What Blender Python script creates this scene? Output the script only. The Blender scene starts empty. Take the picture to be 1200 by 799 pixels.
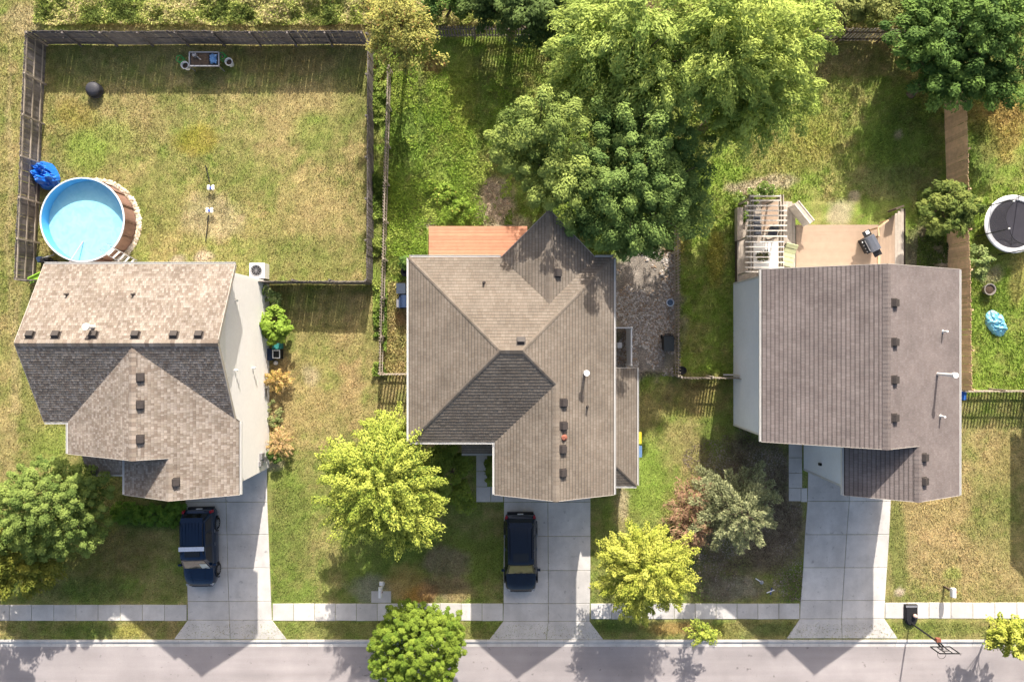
import bpy, math, random
import numpy as np
from mathutils import Vector, Matrix

random.seed(7)
rng = np.random.default_rng(11)
sc = bpy.context.scene
COL = sc.collection

# ------------------------------------------------------------------ camera, sky, sun, exposure
HC, FP = 40.0, 790.0                      # camera height (m), focal length in photo pixels
cam = bpy.data.cameras.new('camera')
cam.sensor_width = 36.0
cam.lens = FP / 1200.0 * 36.0
cam.clip_end = 6000
camo = bpy.data.objects.new('camera', cam)
COL.objects.link(camo)
camo.location = (0, 0, HC)
camo.rotation_euler = (0, 0, 0)
sc.camera = camo

SUN_T, SUN_D = 0.611, 0.15                # rise per metre north, eastward lean
sv = Vector((SUN_D, 1.0, SUN_T)).normalized()
elev = math.asin(sv.z)
azim = math.atan2(SUN_D, 1.0)
w = bpy.data.worlds.new('World')
sc.world = w
w.use_nodes = True
nt = w.node_tree
sky = nt.nodes.new('ShaderNodeTexSky')
sky.sky_type = 'NISHITA'
sky.sun_disc = False
sky.sun_elevation = elev
sky.sun_rotation = azim
sky.air_density = 1.0
sky.dust_density = 5.0
sky.ozone_density = 0.2
bg = nt.nodes['Background']
bg.inputs['Strength'].default_value = 0.114
nt.links.new(sky.outputs['Color'], bg.inputs['Color'])
sun = bpy.data.lights.new('sun', 'SUN')
sun.energy = 4.8
sun.angle = math.radians(0.5)
sun.color = (1.0, 0.93, 0.83)
suno = bpy.data.objects.new('sun', sun)
COL.objects.link(suno)
suno.rotation_euler = sv.to_track_quat('Z', 'Y').to_euler()
sc.view_settings.view_transform = 'Standard'
sc.view_settings.look = 'None'
sc.view_settings.gamma = 1.0
sc.view_settings.exposure = 0.88


def P(px, py, z=0.0):
    k = (HC - z) / FP
    return Vector(((px - 600.0) * k, (399.5 - py) * k, z))


# ------------------------------------------------------------------ materials
MATS = {}


def mat(name, color, rough=0.8, var=0.15, scale=6.0, bump=0.0, bscale=60.0, metal=0.0, spec=0.3,
        attr=False, rnd=0.0, transl=0.0, fine=0.0, fscale=40.0, coat=0.0):
    if name in MATS:
        return MATS[name]
    m = bpy.data.materials.new(name)
    m.use_nodes = True
    t = m.node_tree
    n, l = t.nodes, t.links
    b = n['Principled BSDF']
    b.inputs['Roughness'].default_value = rough
    b.inputs['Metallic'].default_value = metal
    b.inputs['Specular IOR Level'].default_value = spec
    b.inputs['Coat Weight'].default_value = coat
    tc = n.new('ShaderNodeTexCoord')
    geo = n.new('ShaderNodeNewGeometry')
    if attr:
        a = n.new('ShaderNodeAttribute')
        a.attribute_name = 'Col'
        c = a.outputs['Color']
    else:
        r = n.new('ShaderNodeRGB')
        r.outputs[0].default_value = (*color, 1)
        c = r.outputs[0]

    def mul(c, fac_socket, lo, hi):
        mr = n.new('ShaderNodeMapRange')
        mr.inputs['From Min'].default_value = 0.25
        mr.inputs['From Max'].default_value = 0.75
        mr.inputs['To Min'].default_value = lo
        mr.inputs['To Max'].default_value = hi
        l.new(fac_socket, mr.inputs['Value'])
        mx = n.new('ShaderNodeVectorMath')
        mx.operation = 'SCALE'
        l.new(c, mx.inputs[0])
        l.new(mr.outputs[0], mx.inputs['Scale'])
        return mx.outputs[0]

    if var > 0:
        nz = n.new('ShaderNodeTexNoise')
        nz.inputs['Scale'].default_value = scale
        nz.inputs['Detail'].default_value = 6
        nz.inputs['Roughness'].default_value = 0.62
        l.new(geo.outputs['Position'], nz.inputs['Vector'])
        c = mul(c, nz.outputs['Fac'], 1 - var, 1 + var)
    if fine > 0:
        nz = n.new('ShaderNodeTexNoise')
        nz.inputs['Scale'].default_value = fscale
        nz.inputs['Detail'].default_value = 3
        nz.inputs['Roughness'].default_value = 0.7
        l.new(geo.outputs['Position'], nz.inputs['Vector'])
        c = mul(c, nz.outputs['Fac'], 1 - fine, 1 + fine)
    if rnd > 0:
        oi = n.new('ShaderNodeObjectInfo')
        mr = n.new('ShaderNodeMapRange')
        mr.inputs['To Min'].default_value = 1 - rnd
        mr.inputs['To Max'].default_value = 1 + rnd
        l.new(oi.outputs['Random'], mr.inputs['Value'])
        mx = n.new('ShaderNodeVectorMath')
        mx.operation = 'SCALE'
        l.new(c, mx.inputs[0])
        l.new(mr.outputs[0], mx.inputs['Scale'])
        c = mx.outputs[0]
    l.new(c, b.inputs['Base Color'])
    if bump > 0:
        nb = n.new('ShaderNodeTexNoise')
        nb.inputs['Scale'].default_value = bscale
        nb.inputs['Detail'].default_value = 4
        l.new(geo.outputs['Position'], nb.inputs['Vector'])
        bp = n.new('ShaderNodeBump')
        bp.inputs['Strength'].default_value = bump
        bp.inputs['Distance'].default_value = 0.05
        l.new(nb.outputs['Fac'], bp.inputs['Height'])
        l.new(bp.outputs['Normal'], b.inputs['Normal'])
    if transl > 0:
        tr = n.new('ShaderNodeBsdfTranslucent')
        l.new(c, tr.inputs['Color'])
        mix = n.new('ShaderNodeMixShader')
        mix.inputs[0].default_value = transl
        l.new(b.outputs[0], mix.inputs[1])
        l.new(tr.outputs[0], mix.inputs[2])
        l.new(mix.outputs[0], n['Material Output'].inputs['Surface'])
    MATS[name] = m
    return m


M_GROUND = mat('lawn ground', (0, 0, 0), 0.95, 0.34, 1.6, 0.9, 26.0, attr=True, spec=0.1, fine=0.6, fscale=13.0)
M_GRASS = mat('grass blades', (0, 0, 0), 0.85, 0.2, 0.9, attr=True, spec=0.15, transl=0.25)
M_LEAF = mat('leaves', (0, 0, 0), 0.7, 0.10, 1.0, attr=True, spec=0.12, transl=0.16)
M_BARK = mat('bark', (0.11, 0.085, 0.06), 0.95, 0.3, 8, 0.6, 40)
M_SHINGLE = mat('asphalt shingles', (0, 0, 0), 0.95, 0.22, 0.7, 0.3, 160, attr=True, spec=0.15, fine=0.14, fscale=28)
M_UNDER = mat('roof deck underlay', (0.06, 0.055, 0.05), 0.95)
M_RAKE = mat('weathered rake trim', (0.42, 0.38, 0.34), 0.6, 0.08, 3)
M_TRIM = mat('white painted trim', (0.66, 0.65, 0.63), 0.5, 0.06, 3)
M_WALL_CREAM = mat('cream vinyl siding', (0.85, 0.825, 0.80), 0.55, 0.05, 0.6, fine=0.03, fscale=5)
M_WALL_GREY = mat('pale grey vinyl siding', (0.80, 0.83, 0.87), 0.55, 0.05, 0.6, fine=0.03, fscale=5)
M_VENT = mat('brown metal vent', (0.055, 0.046, 0.043), 0.6, 0.2, 9)
M_PVC = mat('white pipe', (0.78, 0.78, 0.76), 0.4, 0.05)
M_CONC = mat('concrete slab', (0.55, 0.525, 0.50), 0.9, 0.16, 1.1, 0.25, 70, rnd=0.09, fine=0.08, fscale=22)
M_ASPH = mat('asphalt', (0.345, 0.312, 0.312), 0.95, 0.10, 0.5, 0.4, 90, fine=0.12, fscale=30)
M_FGREY = mat('weathered grey timber', (0.175, 0.155, 0.148), 0.9, 0.22, 5, 0.3, 60, rnd=0.22)
M_FPALE = mat('pale weathered timber', (0.36, 0.31, 0.255), 0.9, 0.2, 5, 0.3, 60, rnd=0.2)
M_FBROWN = mat('brown stained timber', (0.62, 0.42, 0.26), 0.85, 0.2, 4, 0.3, 60, rnd=0.16)
M_FDARK = mat('dark brown timber', (0.10, 0.075, 0.055), 0.9, 0.25, 5, 0.3, 60, rnd=0.25)
M_DECKO = mat('orange stained deck board', (0.49, 0.235, 0.145), 0.75, 0.12, 3, 0.2, 60, rnd=0.10)
M_DECKT = mat('tan deck board', (0.36, 0.262, 0.19), 0.8, 0.08, 3, 0.1, 60, rnd=0.04)
M_DECKG = mat('greyed deck board', (0.40, 0.345, 0.29), 0.85, 0.18, 4, 0.2, 60, rnd=0.14)
M_PERG = mat('whitened pergola timber', (0.60, 0.55, 0.49), 0.8, 0.12, 4, rnd=0.08)
M_BLACK = mat('black plastic', (0.018, 0.018, 0.02), 0.55, 0.2, 8)
M_DARKM = mat('dark metal', (0.03, 0.03, 0.033), 0.4, 0.2, 8, metal=0.4)
M_WHITE = mat('white plastic', (0.78, 0.78, 0.78), 0.45, 0.05, 5)
M_GREYM = mat('grey metal', (0.33, 0.33, 0.35), 0.4, 0.12, 8, metal=0.5)
M_LIDM = mat('slate grey grill lid', (0.12, 0.13, 0.16), 0.45, 0.1, 8, metal=0.2)
M_PAINT = mat('dark navy car paint', (0.004, 0.020, 0.055), 0.2, 0.05, 2, metal=0.3, spec=0.4, coat=0.4)
M_PAINTB = mat('black car paint', (0.004, 0.010, 0.024), 0.2, 0.05, 2, metal=0.2, spec=0.4, coat=0.4)
M_GLASS = mat('tinted car glass', (0.012, 0.014, 0.016), 0.08, 0.0, spec=0.6)
M_WSHIELD = mat('windshield with tan reflection in colour', (0.115, 0.095, 0.06), 0.12, 0.5, 2.5, spec=0.6, coat=0.6)  # tan reflection on the windshield put into its base colour
M_WSREFL = mat('pale windshield reflection', (0.7, 0.67, 0.58), 0.6, 0.05)  # pale reflection on the glass, coloured as its own sheet
M_TYRE = mat('tyre rubber', (0.02, 0.02, 0.02), 0.85, 0.1)
M_RIM = mat('alloy rim', (0.35, 0.35, 0.36), 0.35, 0.1, metal=0.8)
M_RED = mat('red lamp lens', (0.35, 0.015, 0.025), 0.2, 0.1)
M_LAMP = mat('clear lamp lens', (0.30, 0.31, 0.33), 0.15, 0.1)
M_PANE = mat('window glass', (0.035, 0.045, 0.055), 0.06, 0.0, spec=0.6)
M_DOOR = mat('garage door panel', (0.72, 0.70, 0.66), 0.55, 0.05)
M_LINER = mat('blue pool liner', (0.10, 0.42, 0.78), 0.4, 0.08, 2)
M_POOLW = mat('brown resin pool panel', (0.235, 0.14, 0.11), 0.6, 0.12, 3, rnd=0.12)
M_POOLU = mat('dark brown resin upright', (0.15, 0.09, 0.07), 0.6, 0.12, 3)
M_STONE = mat('stones', (0, 0, 0), 0.9, 0.15, 8, attr=True)
M_TARP = mat('blue tarpaulin', (0.015, 0.15, 0.62), 0.3, 0.15, 3, spec=0.5)
M_TARPL = mat('pale blue plastic', (0.25, 0.62, 0.80), 0.35, 0.55, 2.2, spec=0.5)
M_LIME = mat('lime green plastic', (0.30, 0.55, 0.06), 0.5, 0.1)
M_CUSH = mat('pale green cushion', (0.44, 0.45, 0.26), 0.9, 0.1, 4)
M_NAVY = mat('navy plastic', (0.025, 0.045, 0.10), 0.5, 0.15)
M_BLUEB = mat('blue plastic bin', (0.03, 0.12, 0.42), 0.5, 0.1)
M_YELB = mat('yellow plastic', (0.70, 0.55, 0.04), 0.5, 0.1)
M_PAD = mat('white vinyl pad', (0.74, 0.75, 0.78), 0.45, 0.05, 4)
M_MATT = mat('black trampoline mat', (0.05, 0.048, 0.062), 0.8, 0.15, 2)
M_SOIL = mat('soil', (0.10, 0.07, 0.05), 0.95, 0.4, 9, 0.5, 30)
M_BRICKR = mat('rusty bracket', (0.25, 0.09, 0.06), 0.7, 0.2)
M_POT = mat('grey clay pot', (0.30, 0.27, 0.25), 0.85, 0.15)
M_GWIRE = mat('green coated wire', (0.05, 0.32, 0.08), 0.5, 0.1)
M_BLUEH = mat('blue plastic hub', (0.05, 0.09, 0.35), 0.4, 0.1)
M_CUSHD = mat('dark patio cushion', (0.05, 0.055, 0.07), 0.9, 0.2, 5)

# water: thin reflecting sheet over a shallow pale liner
mw = bpy.data.materials.new('pool water')
mw.use_nodes = True
_n, _l = mw.node_tree.nodes, mw.node_tree.links
_b = _n['Principled BSDF']
_b.inputs['Roughness'].default_value = 0.08
_b.inputs['Specular IOR Level'].default_value = 0.4
_g = _n.new('ShaderNodeNewGeometry')
_nz = _n.new('ShaderNodeTexNoise')
_nz.inputs['Scale'].default_value = 2.2
_nz.inputs['Detail'].default_value = 5
_nz.inputs['Distortion'].default_value = 1.2
_l.new(_g.outputs['Position'], _nz.inputs['Vector'])
_cr = _n.new('ShaderNodeValToRGB')
_cr.color_ramp.elements[0].color = (0.23, 0.54, 0.65, 1)
_cr.color_ramp.elements[0].position = 0.3
_cr.color_ramp.elements[1].color = (0.31, 0.62, 0.72, 1)
_cr.color_ramp.elements[1].position = 0.7
_l.new(_nz.outputs['Fac'], _cr.inputs[0])
_l.new(_cr.outputs[0], _b.inputs['Base Color'])
_bp = _n.new('ShaderNodeBump')
_bp.inputs['Strength'].default_value = 0.08
_l.new(_nz.outputs['Fac'], _bp.inputs['Height'])
_l.new(_bp.outputs[0], _b.inputs['Normal'])
M_WATER = mw

# netting: see-through dark mesh
mn = bpy.data.materials.new('safety netting')
mn.use_nodes = True
_n, _l = mn.node_tree.nodes, mn.node_tree.links
_b = _n['Principled BSDF']
_b.inputs['Base Color'].default_value = (0.03, 0.03, 0.04, 1)
_t = _n.new('ShaderNodeBsdfTransparent')
_m = _n.new('ShaderNodeMixShader')
_m.inputs[0].default_value = 0.3
_l.new(_t.outputs[0], _m.inputs[1])
_l.new(_b.outputs[0], _m.inputs[2])
_l.new(_m.outputs[0], _n['Material Output'].inputs['Surface'])
M_NET = mn
mc = bpy.data.materials.new('clear acrylic')
mc.use_nodes = True
_n, _l = mc.node_tree.nodes, mc.node_tree.links
_b = _n['Principled BSDF']
_b.inputs['Base Color'].default_value = (0.8, 0.82, 0.85, 1)
_b.inputs['Roughness'].default_value = 0.1
_t = _n.new('ShaderNodeBsdfTransparent')
_m = _n.new('ShaderNodeMixShader')
_m.inputs[0].default_value = 0.08
_l.new(_t.outputs[0], _m.inputs[1])
_l.new(_b.outputs[0], _m.inputs[2])
_l.new(_m.outputs[0], _n['Material Output'].inputs['Surface'])
M_ACRYL = mc

# ------------------------------------------------------------------ object helpers
ORG = {}


def world_org(o):
    v = Vector((0, 0, 0))
    while o is not None:
        v += o.location
        o = o.parent
    return v


def tag(o, label=None, cat=None, group=None, kind=None):
    if label:
        o['label'] = label
    if cat:
        o['category'] = cat
    if group:
        o['group'] = group
    if kind:
        o['kind'] = kind
    return o


def thing(name, label, cat, loc=(0, 0, 0), rz=0.0, group=None):
    o = bpy.data.objects.new(name, None)
    o.empty_display_size = 0.2
    COL.objects.link(o)
    o.location = loc
    o.rotation_euler = (0, 0, rz)
    return tag(o, label, cat, group)


def struct_root(name, label=None):
    o = bpy.data.objects.new(name, None)
    COL.objects.link(o)
    tag(o, label, None, None, 'structure')
    return o


def dup(o, parent=None):
    c = o.copy()
    COL.objects.link(c)
    c.parent = parent
    for ch in list(o.children):
        dup(ch, c)
    return c


def link(name, me, parent=None, loc=(0, 0, 0), rz=0.0):
    o = bpy.data.objects.new(name, me)
    COL.objects.link(o)
    o.parent = parent
    o.location = loc
    o.rotation_euler = (0, 0, rz)
    return o


class MB:
    def __init__(self):
        self.v = []
        self.f = []
        self.c = []

    def quad(self, *pts):
        b = len(self.v)
        self.v += [tuple(p) for p in pts]
        self.f.append(tuple(range(b, b + len(pts))))
        return self

    def box(self, c, s, rz=0.0, rx=0.0, ry=0.0):
        b = len(self.v)
        R = Matrix.Rotation(rz, 3, 'Z') @ Matrix.Rotation(ry, 3, 'Y') @ Matrix.Rotation(rx, 3, 'X')
        for dz in (-.5, .5):
            for dx, dy in ((-.5, -.5), (.5, -.5), (.5, .5), (-.5, .5)):
                p = R @ Vector((dx * s[0], dy * s[1], dz * s[2])) + Vector(c)
                self.v.append(tuple(p))
        for q in ((3, 2, 1, 0), (4, 5, 6, 7), (0, 1, 5, 4), (1, 2, 6, 5), (2, 3, 7, 6), (3, 0, 4, 7)):
            self.f.append(tuple(b + i for i in q))
        return self

    def beam(self, a, c, wd, ht):
        a, c = Vector(a), Vector(c)
        d = c - a
        L = d.length
        d.normalize()
        up = Vector((0, 0, 1)) if abs(d.z) < 0.95 else Vector((0, 1, 0))
        s = d.cross(up).normalized()
        u = s.cross(d).normalized()
        b = len(self.v)
        for p in (a, c):
            for i, j in ((-1, -1), (1, -1), (1, 1), (-1, 1)):
                self.v.append(tuple(p + s * (i * wd / 2) + u * (j * ht / 2)))
        for q in ((3, 2, 1, 0), (4, 5, 6, 7), (0, 1, 5, 4), (1, 2, 6, 5), (2, 3, 7, 6), (3, 0, 4, 7)):
            self.f.append(tuple(b + i for i in q))
        return self

    def tube(self, pts, r, n=8, cap=True):
        pts = [Vector(p) for p in pts]
        if not isinstance(r, (list, tuple)):
            r = [r] * len(pts)
        b = len(self.v)
        for i, p in enumerate(pts):
            d = (pts[min(i + 1, len(pts) - 1)] - pts[max(i - 1, 0)]).normalized()
            up = Vector((0, 0, 1)) if abs(d.z) < 0.9 else Vector((1, 0, 0))
            s = d.cross(up).normalized()
            u = s.cross(d)
            for k in range(n):
                a = 2 * math.pi * k / n
                self.v.append(tuple(p + (s * math.cos(a) + u * math.sin(a)) * r[i]))
        for i in range(len(pts) - 1):
            for k in range(n):
                k2 = (k + 1) % n
                self.f.append((b + i * n + k, b + i * n + k2, b + (i + 1) * n + k2, b + (i + 1) * n + k))
        if cap:
            self.f.append(tuple(b + k for k in range(n))[::-1])
            self.f.append(tuple(b + (len(pts) - 1) * n + k for k in range(n)))
        return self

    def lathe(self, c, prof, n=24, sx=1.0, sy=1.0):
        b = len(self.v)
        for (r, z) in prof:
            for k in range(n):
                a = 2 * math.pi * k / n
                self.v.append((c[0] + r * math.cos(a) * sx, c[1] + r * math.sin(a) * sy, c[2] + z))
        for i in range(len(prof) - 1):
            for k in range(n):
                k2 = (k + 1) % n
                self.f.append((b + i * n + k, b + i * n + k2, b + (i + 1) * n + k2, b + (i + 1) * n + k))
        return self

    def prism(self, poly, z0, z1):
        b = len(self.v)
        n = len(poly)
        for z in (z0, z1):
            for p in poly:
                self.v.append((p[0], p[1], z))
        self.f.append(tuple(b + i for i in range(n))[::-1])
        self.f.append(tuple(b + n + i for i in range(n)))
        for i in range(n):
            j = (i + 1) % n
            self.f.append((b + i, b + j, b + n + j, b + n + i))
        return self

    def mesh(self, name, m, off=Vector((0, 0, 0)), smooth=False):
        me = bpy.data.meshes.new(name)
        vs = [(x - off.x, y - off.y, z - off.z) for x, y, z in self.v]
        me.from_pydata(vs, [], self.f)
        if self.c:
            at = me.attributes.new('Col', 'FLOAT_COLOR', 'FACE')
            at.data.foreach_set('color', np.array([(*c, 1) for c in self.c], dtype=np.float32).ravel())
        if smooth:
            me.polygons.foreach_set('use_smooth', [True] * len(me.polygons))
            me.set_sharp_from_angle(angle=math.radians(38))
        me.materials.append(m)
        me.update()
        return me

    def build(self, name, m, parent=None, smooth=False, **kw):
        """verts given in world coordinates (parents unrotated)"""
        off = world_org(parent) if parent else Vector((0, 0, 0))
        return tag(link(name, self.mesh(name, m, off, smooth), parent), **kw)

    def local(self, name, m, parent=None, smooth=False, **kw):
        return tag(link(name, self.mesh(name, m, Vector((0, 0, 0)), smooth), parent), **kw)


def np_mesh(name, V, F, m, col=None):
    me = bpy.data.meshes.new(name)
    nf, k = F.shape
    me.vertices.add(len(V))
    me.vertices.foreach_set('co', V.astype(np.float32).ravel())
    me.loops.add(nf * k)
    me.loops.foreach_set('vertex_index', F.astype(np.int32).ravel())
    me.polygons.add(nf)
    me.polygons.foreach_set('loop_start', np.arange(0, nf * k, k, dtype=np.int32))
    me.update(calc_edges=True)
    if col is not None:
        dom = 'FACE' if len(col) == nf else 'POINT'
        at = me.attributes.new('Col', 'FLOAT_COLOR', dom)
        c4 = np.ones((len(col), 4), np.float32)
        c4[:, :3] = np.clip(col, 0.002, 1)
        at.data.foreach_set('color', c4.ravel())
    me.materials.append(m)
    me.validate()
    return me


def vnoise(x, y, s, seed):
    r = np.random.default_rng(seed)
    T = r.random((64, 64))
    x = x * s + 900.3
    y = y * s + 700.7
    xi, yi = np.floor(x).astype(int), np.floor(y).astype(int)
    fx, fy = x - xi, y - yi
    fx = fx * fx * (3 - 2 * fx)
    fy = fy * fy * (3 - 2 * fy)
    g = lambda a, b: T[a % 64, b % 64]
    return (g(xi, yi) * (1 - fx) + g(xi + 1, yi) * fx) * (1 - fy) + (g(xi, yi + 1) * (1 - fx) + g(xi + 1, yi + 1) * fx) * fy


def fbm(x, y, s, seed):
    return (vnoise(x, y, s, seed) + .5 * vnoise(x, y, s * 2.1, seed + 1) + .25 * vnoise(x, y, s * 4.3, seed + 2)
            + .2 * vnoise(x, y, s * 9.1, seed + 3)) / 1.95


# ------------------------------------------------------------------ ground colours (turf, earth, gravel, lighter and deeper spots)
GREEN = np.array((0.150, 0.188, 0.045))
DRY = np.array((0.355, 0.280, 0.128))
LUSH = np.array((0.205, 0.295, 0.05))
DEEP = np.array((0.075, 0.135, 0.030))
EARTH = np.array((0.47, 0.385, 0.285))
MULCH = np.array((0.19, 0.15, 0.115))
GRAVEL = np.array((0.27, 0.235, 0.20))
# (px0, py0, px1, py1, dryness 0..1, lushness 0..1)
ZONES = [
    (-400, -300, 1700, 34, .55, .3), (-400, -300, 54, 1000, .52, .1), (54, 52, 434, 332, .52, .1), (434, 34, 458, 440, .2, .7),
    (456, 34, 620, 300, .10, .98), (456, 260, 482, 440, .2, .8), (560, 40, 800, 305, .15, .7), (795, 100, 870, 440, .12, .85),
    (870, 90, 1015, 312, .24, .6), (1015, 90, 1110, 312, .08, .6), (1110, 100, 1700, 460, .10, .95), (300, 332, 480, 530, .6, .1),
    (310, 530, 400, 710, .32, .2), (400, 530, 592, 710, .14, .25), (692, 440, 800, 710, .28, .55), (800, 440, 945, 710, .3, .2),
    (1038, 500, 1700, 710, .6, .1), (0, 600, 220, 730, .26, .3), (0, 724, 1700, 752, .32, .25), (-400, 900, 1700, 1400, .4, .3)]
# soft spots: px, py, rx, ry, colour, strength
SPOTS = [
    (370, 115, 55, 22, DRY, .75), (330, 130, 30, 25, DRY, .5), (250, 255, 35, 28, EARTH, .32), (240, 300, 12, 6, EARTH, .8), (212, 303, 10, 6, EARTH, .7),
    (360, 240, 40, 40, DRY, .5), (170, 150, 45, 30, DRY, .35), (120, 160, 40, 20, LUSH, .4), (100, 180, 25, 25, LUSH, .6), (230, 165, 25, 18, np.array((.26, .22, .03)), .6),
    (88, 135, 25, 18, np.array((.24, .20, .04)), .5), (410, 110, 20, 40, GREEN, .4), (180, 240, 30, 40, GREEN, .45), (150, 280, 20, 30, GREEN, .4), (280, 200, 26, 34, GREEN, .35),
    (368, 150, 26, 22, LUSH, .28), (340, 300, 80, 22, GREEN, .35), (440, 85, 9, 25, np.array((.42, .24, .09)), .8), (335, 70, 60, 18, np.array((.22, .14, .05)), .35),
    (580, 235, 20, 26, EARTH, .95), (595, 262, 25, 10, EARTH, .7), (500, 262, 10, 6, EARTH, .6), (540, 120, 20, 60, np.array((.24, .27, .045)), .5), (530, 205, 30, 35, LUSH, .6),
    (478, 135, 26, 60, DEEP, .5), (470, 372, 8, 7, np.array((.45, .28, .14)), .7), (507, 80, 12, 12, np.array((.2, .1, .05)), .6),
    (757, 365, 40, 72, GRAVEL, 1.0), (757, 330, 38, 45, GRAVEL, 1.0), (760, 410, 30, 32, GRAVEL, 1.0), (733, 360, 8, 40, MULCH, .5),
    (790, 290, 14, 20, np.array((.22, .13, .06)), .5), (838, 300, 10, 35, np.array((.30, .28, .05)), .7), (812, 470, 35, 20, np.array((.32, .19, .09)), .35),
    (880, 218, 28, 8, EARTH, .8), (915, 212, 20, 7, EARTH, .7), (985, 250, 16, 16, EARTH, .6), (1000, 232, 8, 7, EARTH, .7), (955, 160, 30, 30, np.array((.30, .29, .07)), .5), (930, 190, 30, 20, np.array((.31, .28, .09)), .5),
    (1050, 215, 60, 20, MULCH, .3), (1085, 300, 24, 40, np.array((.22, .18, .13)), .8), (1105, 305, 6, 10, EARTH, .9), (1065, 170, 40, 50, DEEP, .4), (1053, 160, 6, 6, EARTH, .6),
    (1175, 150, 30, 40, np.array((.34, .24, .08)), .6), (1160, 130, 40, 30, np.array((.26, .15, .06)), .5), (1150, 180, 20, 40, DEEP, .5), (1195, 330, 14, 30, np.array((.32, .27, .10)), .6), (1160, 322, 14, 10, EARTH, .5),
    (328, 470, 14, 70, np.array((.36, .26, .13)), .6), (322, 547, 14, 6, EARTH, .8), (365, 440, 10, 12, EARTH, .4), (410, 455, 14, 40, np.array((.42, .27, .16)), .5), (380, 480, 60, 26, DRY, .5), (440, 390, 12, 30, GREEN, .3),
    (340, 620, 24, 60, GREEN, .6), (330, 560, 20, 15, LUSH, .4), (440, 690, 34, 16, np.array((.30, .27, .24)), .6), (476, 683, 24, 24, np.array((.50, .36, .14)), .8), (495, 695, 18, 12, np.array((.46, .26, .06)), .8), (520, 690, 30, 18, np.array((.26, .17, .13)), .6),
    (470, 640, 60, 40, DEEP, .4), (525, 655, 26, 20, np.array((.22, .17, .14)), .6), (540, 698, 16, 8, DRY, .7), (430, 735, 60, 8, np.array((.24, .2, .09)), .4), (370, 735, 50, 8, GREEN, .4), (150, 737, 20, 9, np.array((.30, .28, .06)), .6), (100, 738, 40, 8, DEEP, .5),
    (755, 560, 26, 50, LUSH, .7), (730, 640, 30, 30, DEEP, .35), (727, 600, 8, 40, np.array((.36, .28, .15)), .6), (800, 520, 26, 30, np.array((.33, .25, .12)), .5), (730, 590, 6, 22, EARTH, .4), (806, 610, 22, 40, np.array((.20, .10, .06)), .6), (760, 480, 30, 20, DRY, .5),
    (880, 650, 44, 30, MULCH, .55), (905, 620, 36, 50, MULCH, .6), (885, 545, 50, 34, MULCH, .7), (915, 590, 26, 50, MULCH, .6), (840, 690, 30, 14, DEEP, .5), (925, 690, 14, 24, DEEP, .5), (860, 690, 40, 14, np.array((.25, .21, .19)), .6), (830, 640, 20, 50, MULCH, .5),
    (720, 735, 40, 8, DEEP, .6), (785, 736, 30, 8, np.array((.34, .22, .08)), .7), (850, 737, 25, 8, np.array((.30, .26, .05)), .5), (880, 737, 40, 8, np.array((.14, .15, .06)), .5), (910, 737, 25, 8, DEEP, .5),
    (1090, 600, 50, 40, np.array((.42, .30, .15)), .6), (1110, 650, 60, 30, np.array((.40, .29, .15)), .5), (1052, 640, 12, 60, GREEN, .7), (1052, 693, 5, 4, EARTH, 1.0), (1165, 600, 30, 60, GREEN, .3), (1180, 540, 30, 30, np.array((.36, .27, .12)), .4), (1117, 672, 10, 8, LUSH, .5), (1100, 736, 60, 8, GREEN, .6),
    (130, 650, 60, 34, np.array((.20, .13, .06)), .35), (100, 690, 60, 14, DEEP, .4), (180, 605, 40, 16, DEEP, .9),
    (11, 200, 3, 180, np.array((.40, .33, .17)), .5), (20, 430, 6, 80, np.array((.40, .32, .17)), .5), (35, 420, 14, 70, GREEN, .5), (60, 525, 22, 28, LUSH, .5), (10, 520, 14, 40, np.array((.38, .3, .15)), .5), (30, 20, 26, 18, np.array((.40, .32, .18)), .6)]


def turf(x, y):
    px = x * FP / HC + 600
    py = 399.5 - y * FP / HC
    jx = px + (fbm(x, y, .5, 3) - .5) * 14
    jy = py + (fbm(x, y, .5, 13) - .5) * 14
    dry = np.full(x.shape, .45)
    lush = np.full(x.shape, .25)
    for (a, b, c, d, dr, lu) in ZONES:
        k = (jx >= a) & (jx < c) & (jy >= b) & (jy < d)
        dry[k] = dr
        lush[k] = lu
    n1 = fbm(x, y, .45, 21)
    n2 = fbm(x, y, 1.7, 31)
    dd = np.clip(dry + (n1 - .5) * .9 + (n2 - .5) * .9 + (fbm(x, y, 4.5, 61) - .5) * .7, 0, 1)[..., None]
    ll = np.clip(lush + (fbm(x, y, .7, 41) - .5) * .8, 0, 1)[..., None]
    c = (GREEN * (1 - ll) + LUSH * ll) * (1 - dd) + DRY * dd
    for (a, b, rx, ry, col, s) in SPOTS:
        q = ((jx - a) / rx) ** 2 + ((jy - b) / ry) ** 2
        k = q < 2.6
        if not k.any():
            continue
        wgt = np.clip(1.45 - q[k] + (n2[k] - .5) * 1.2, 0, 1) * s
        c[k] = c[k] * (1 - wgt[:, None]) + np.asarray(col) * wgt[:, None]
    c *= (.82 + .36 * fbm(x, y, 2.6, 51))[..., None]
    return c


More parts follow.
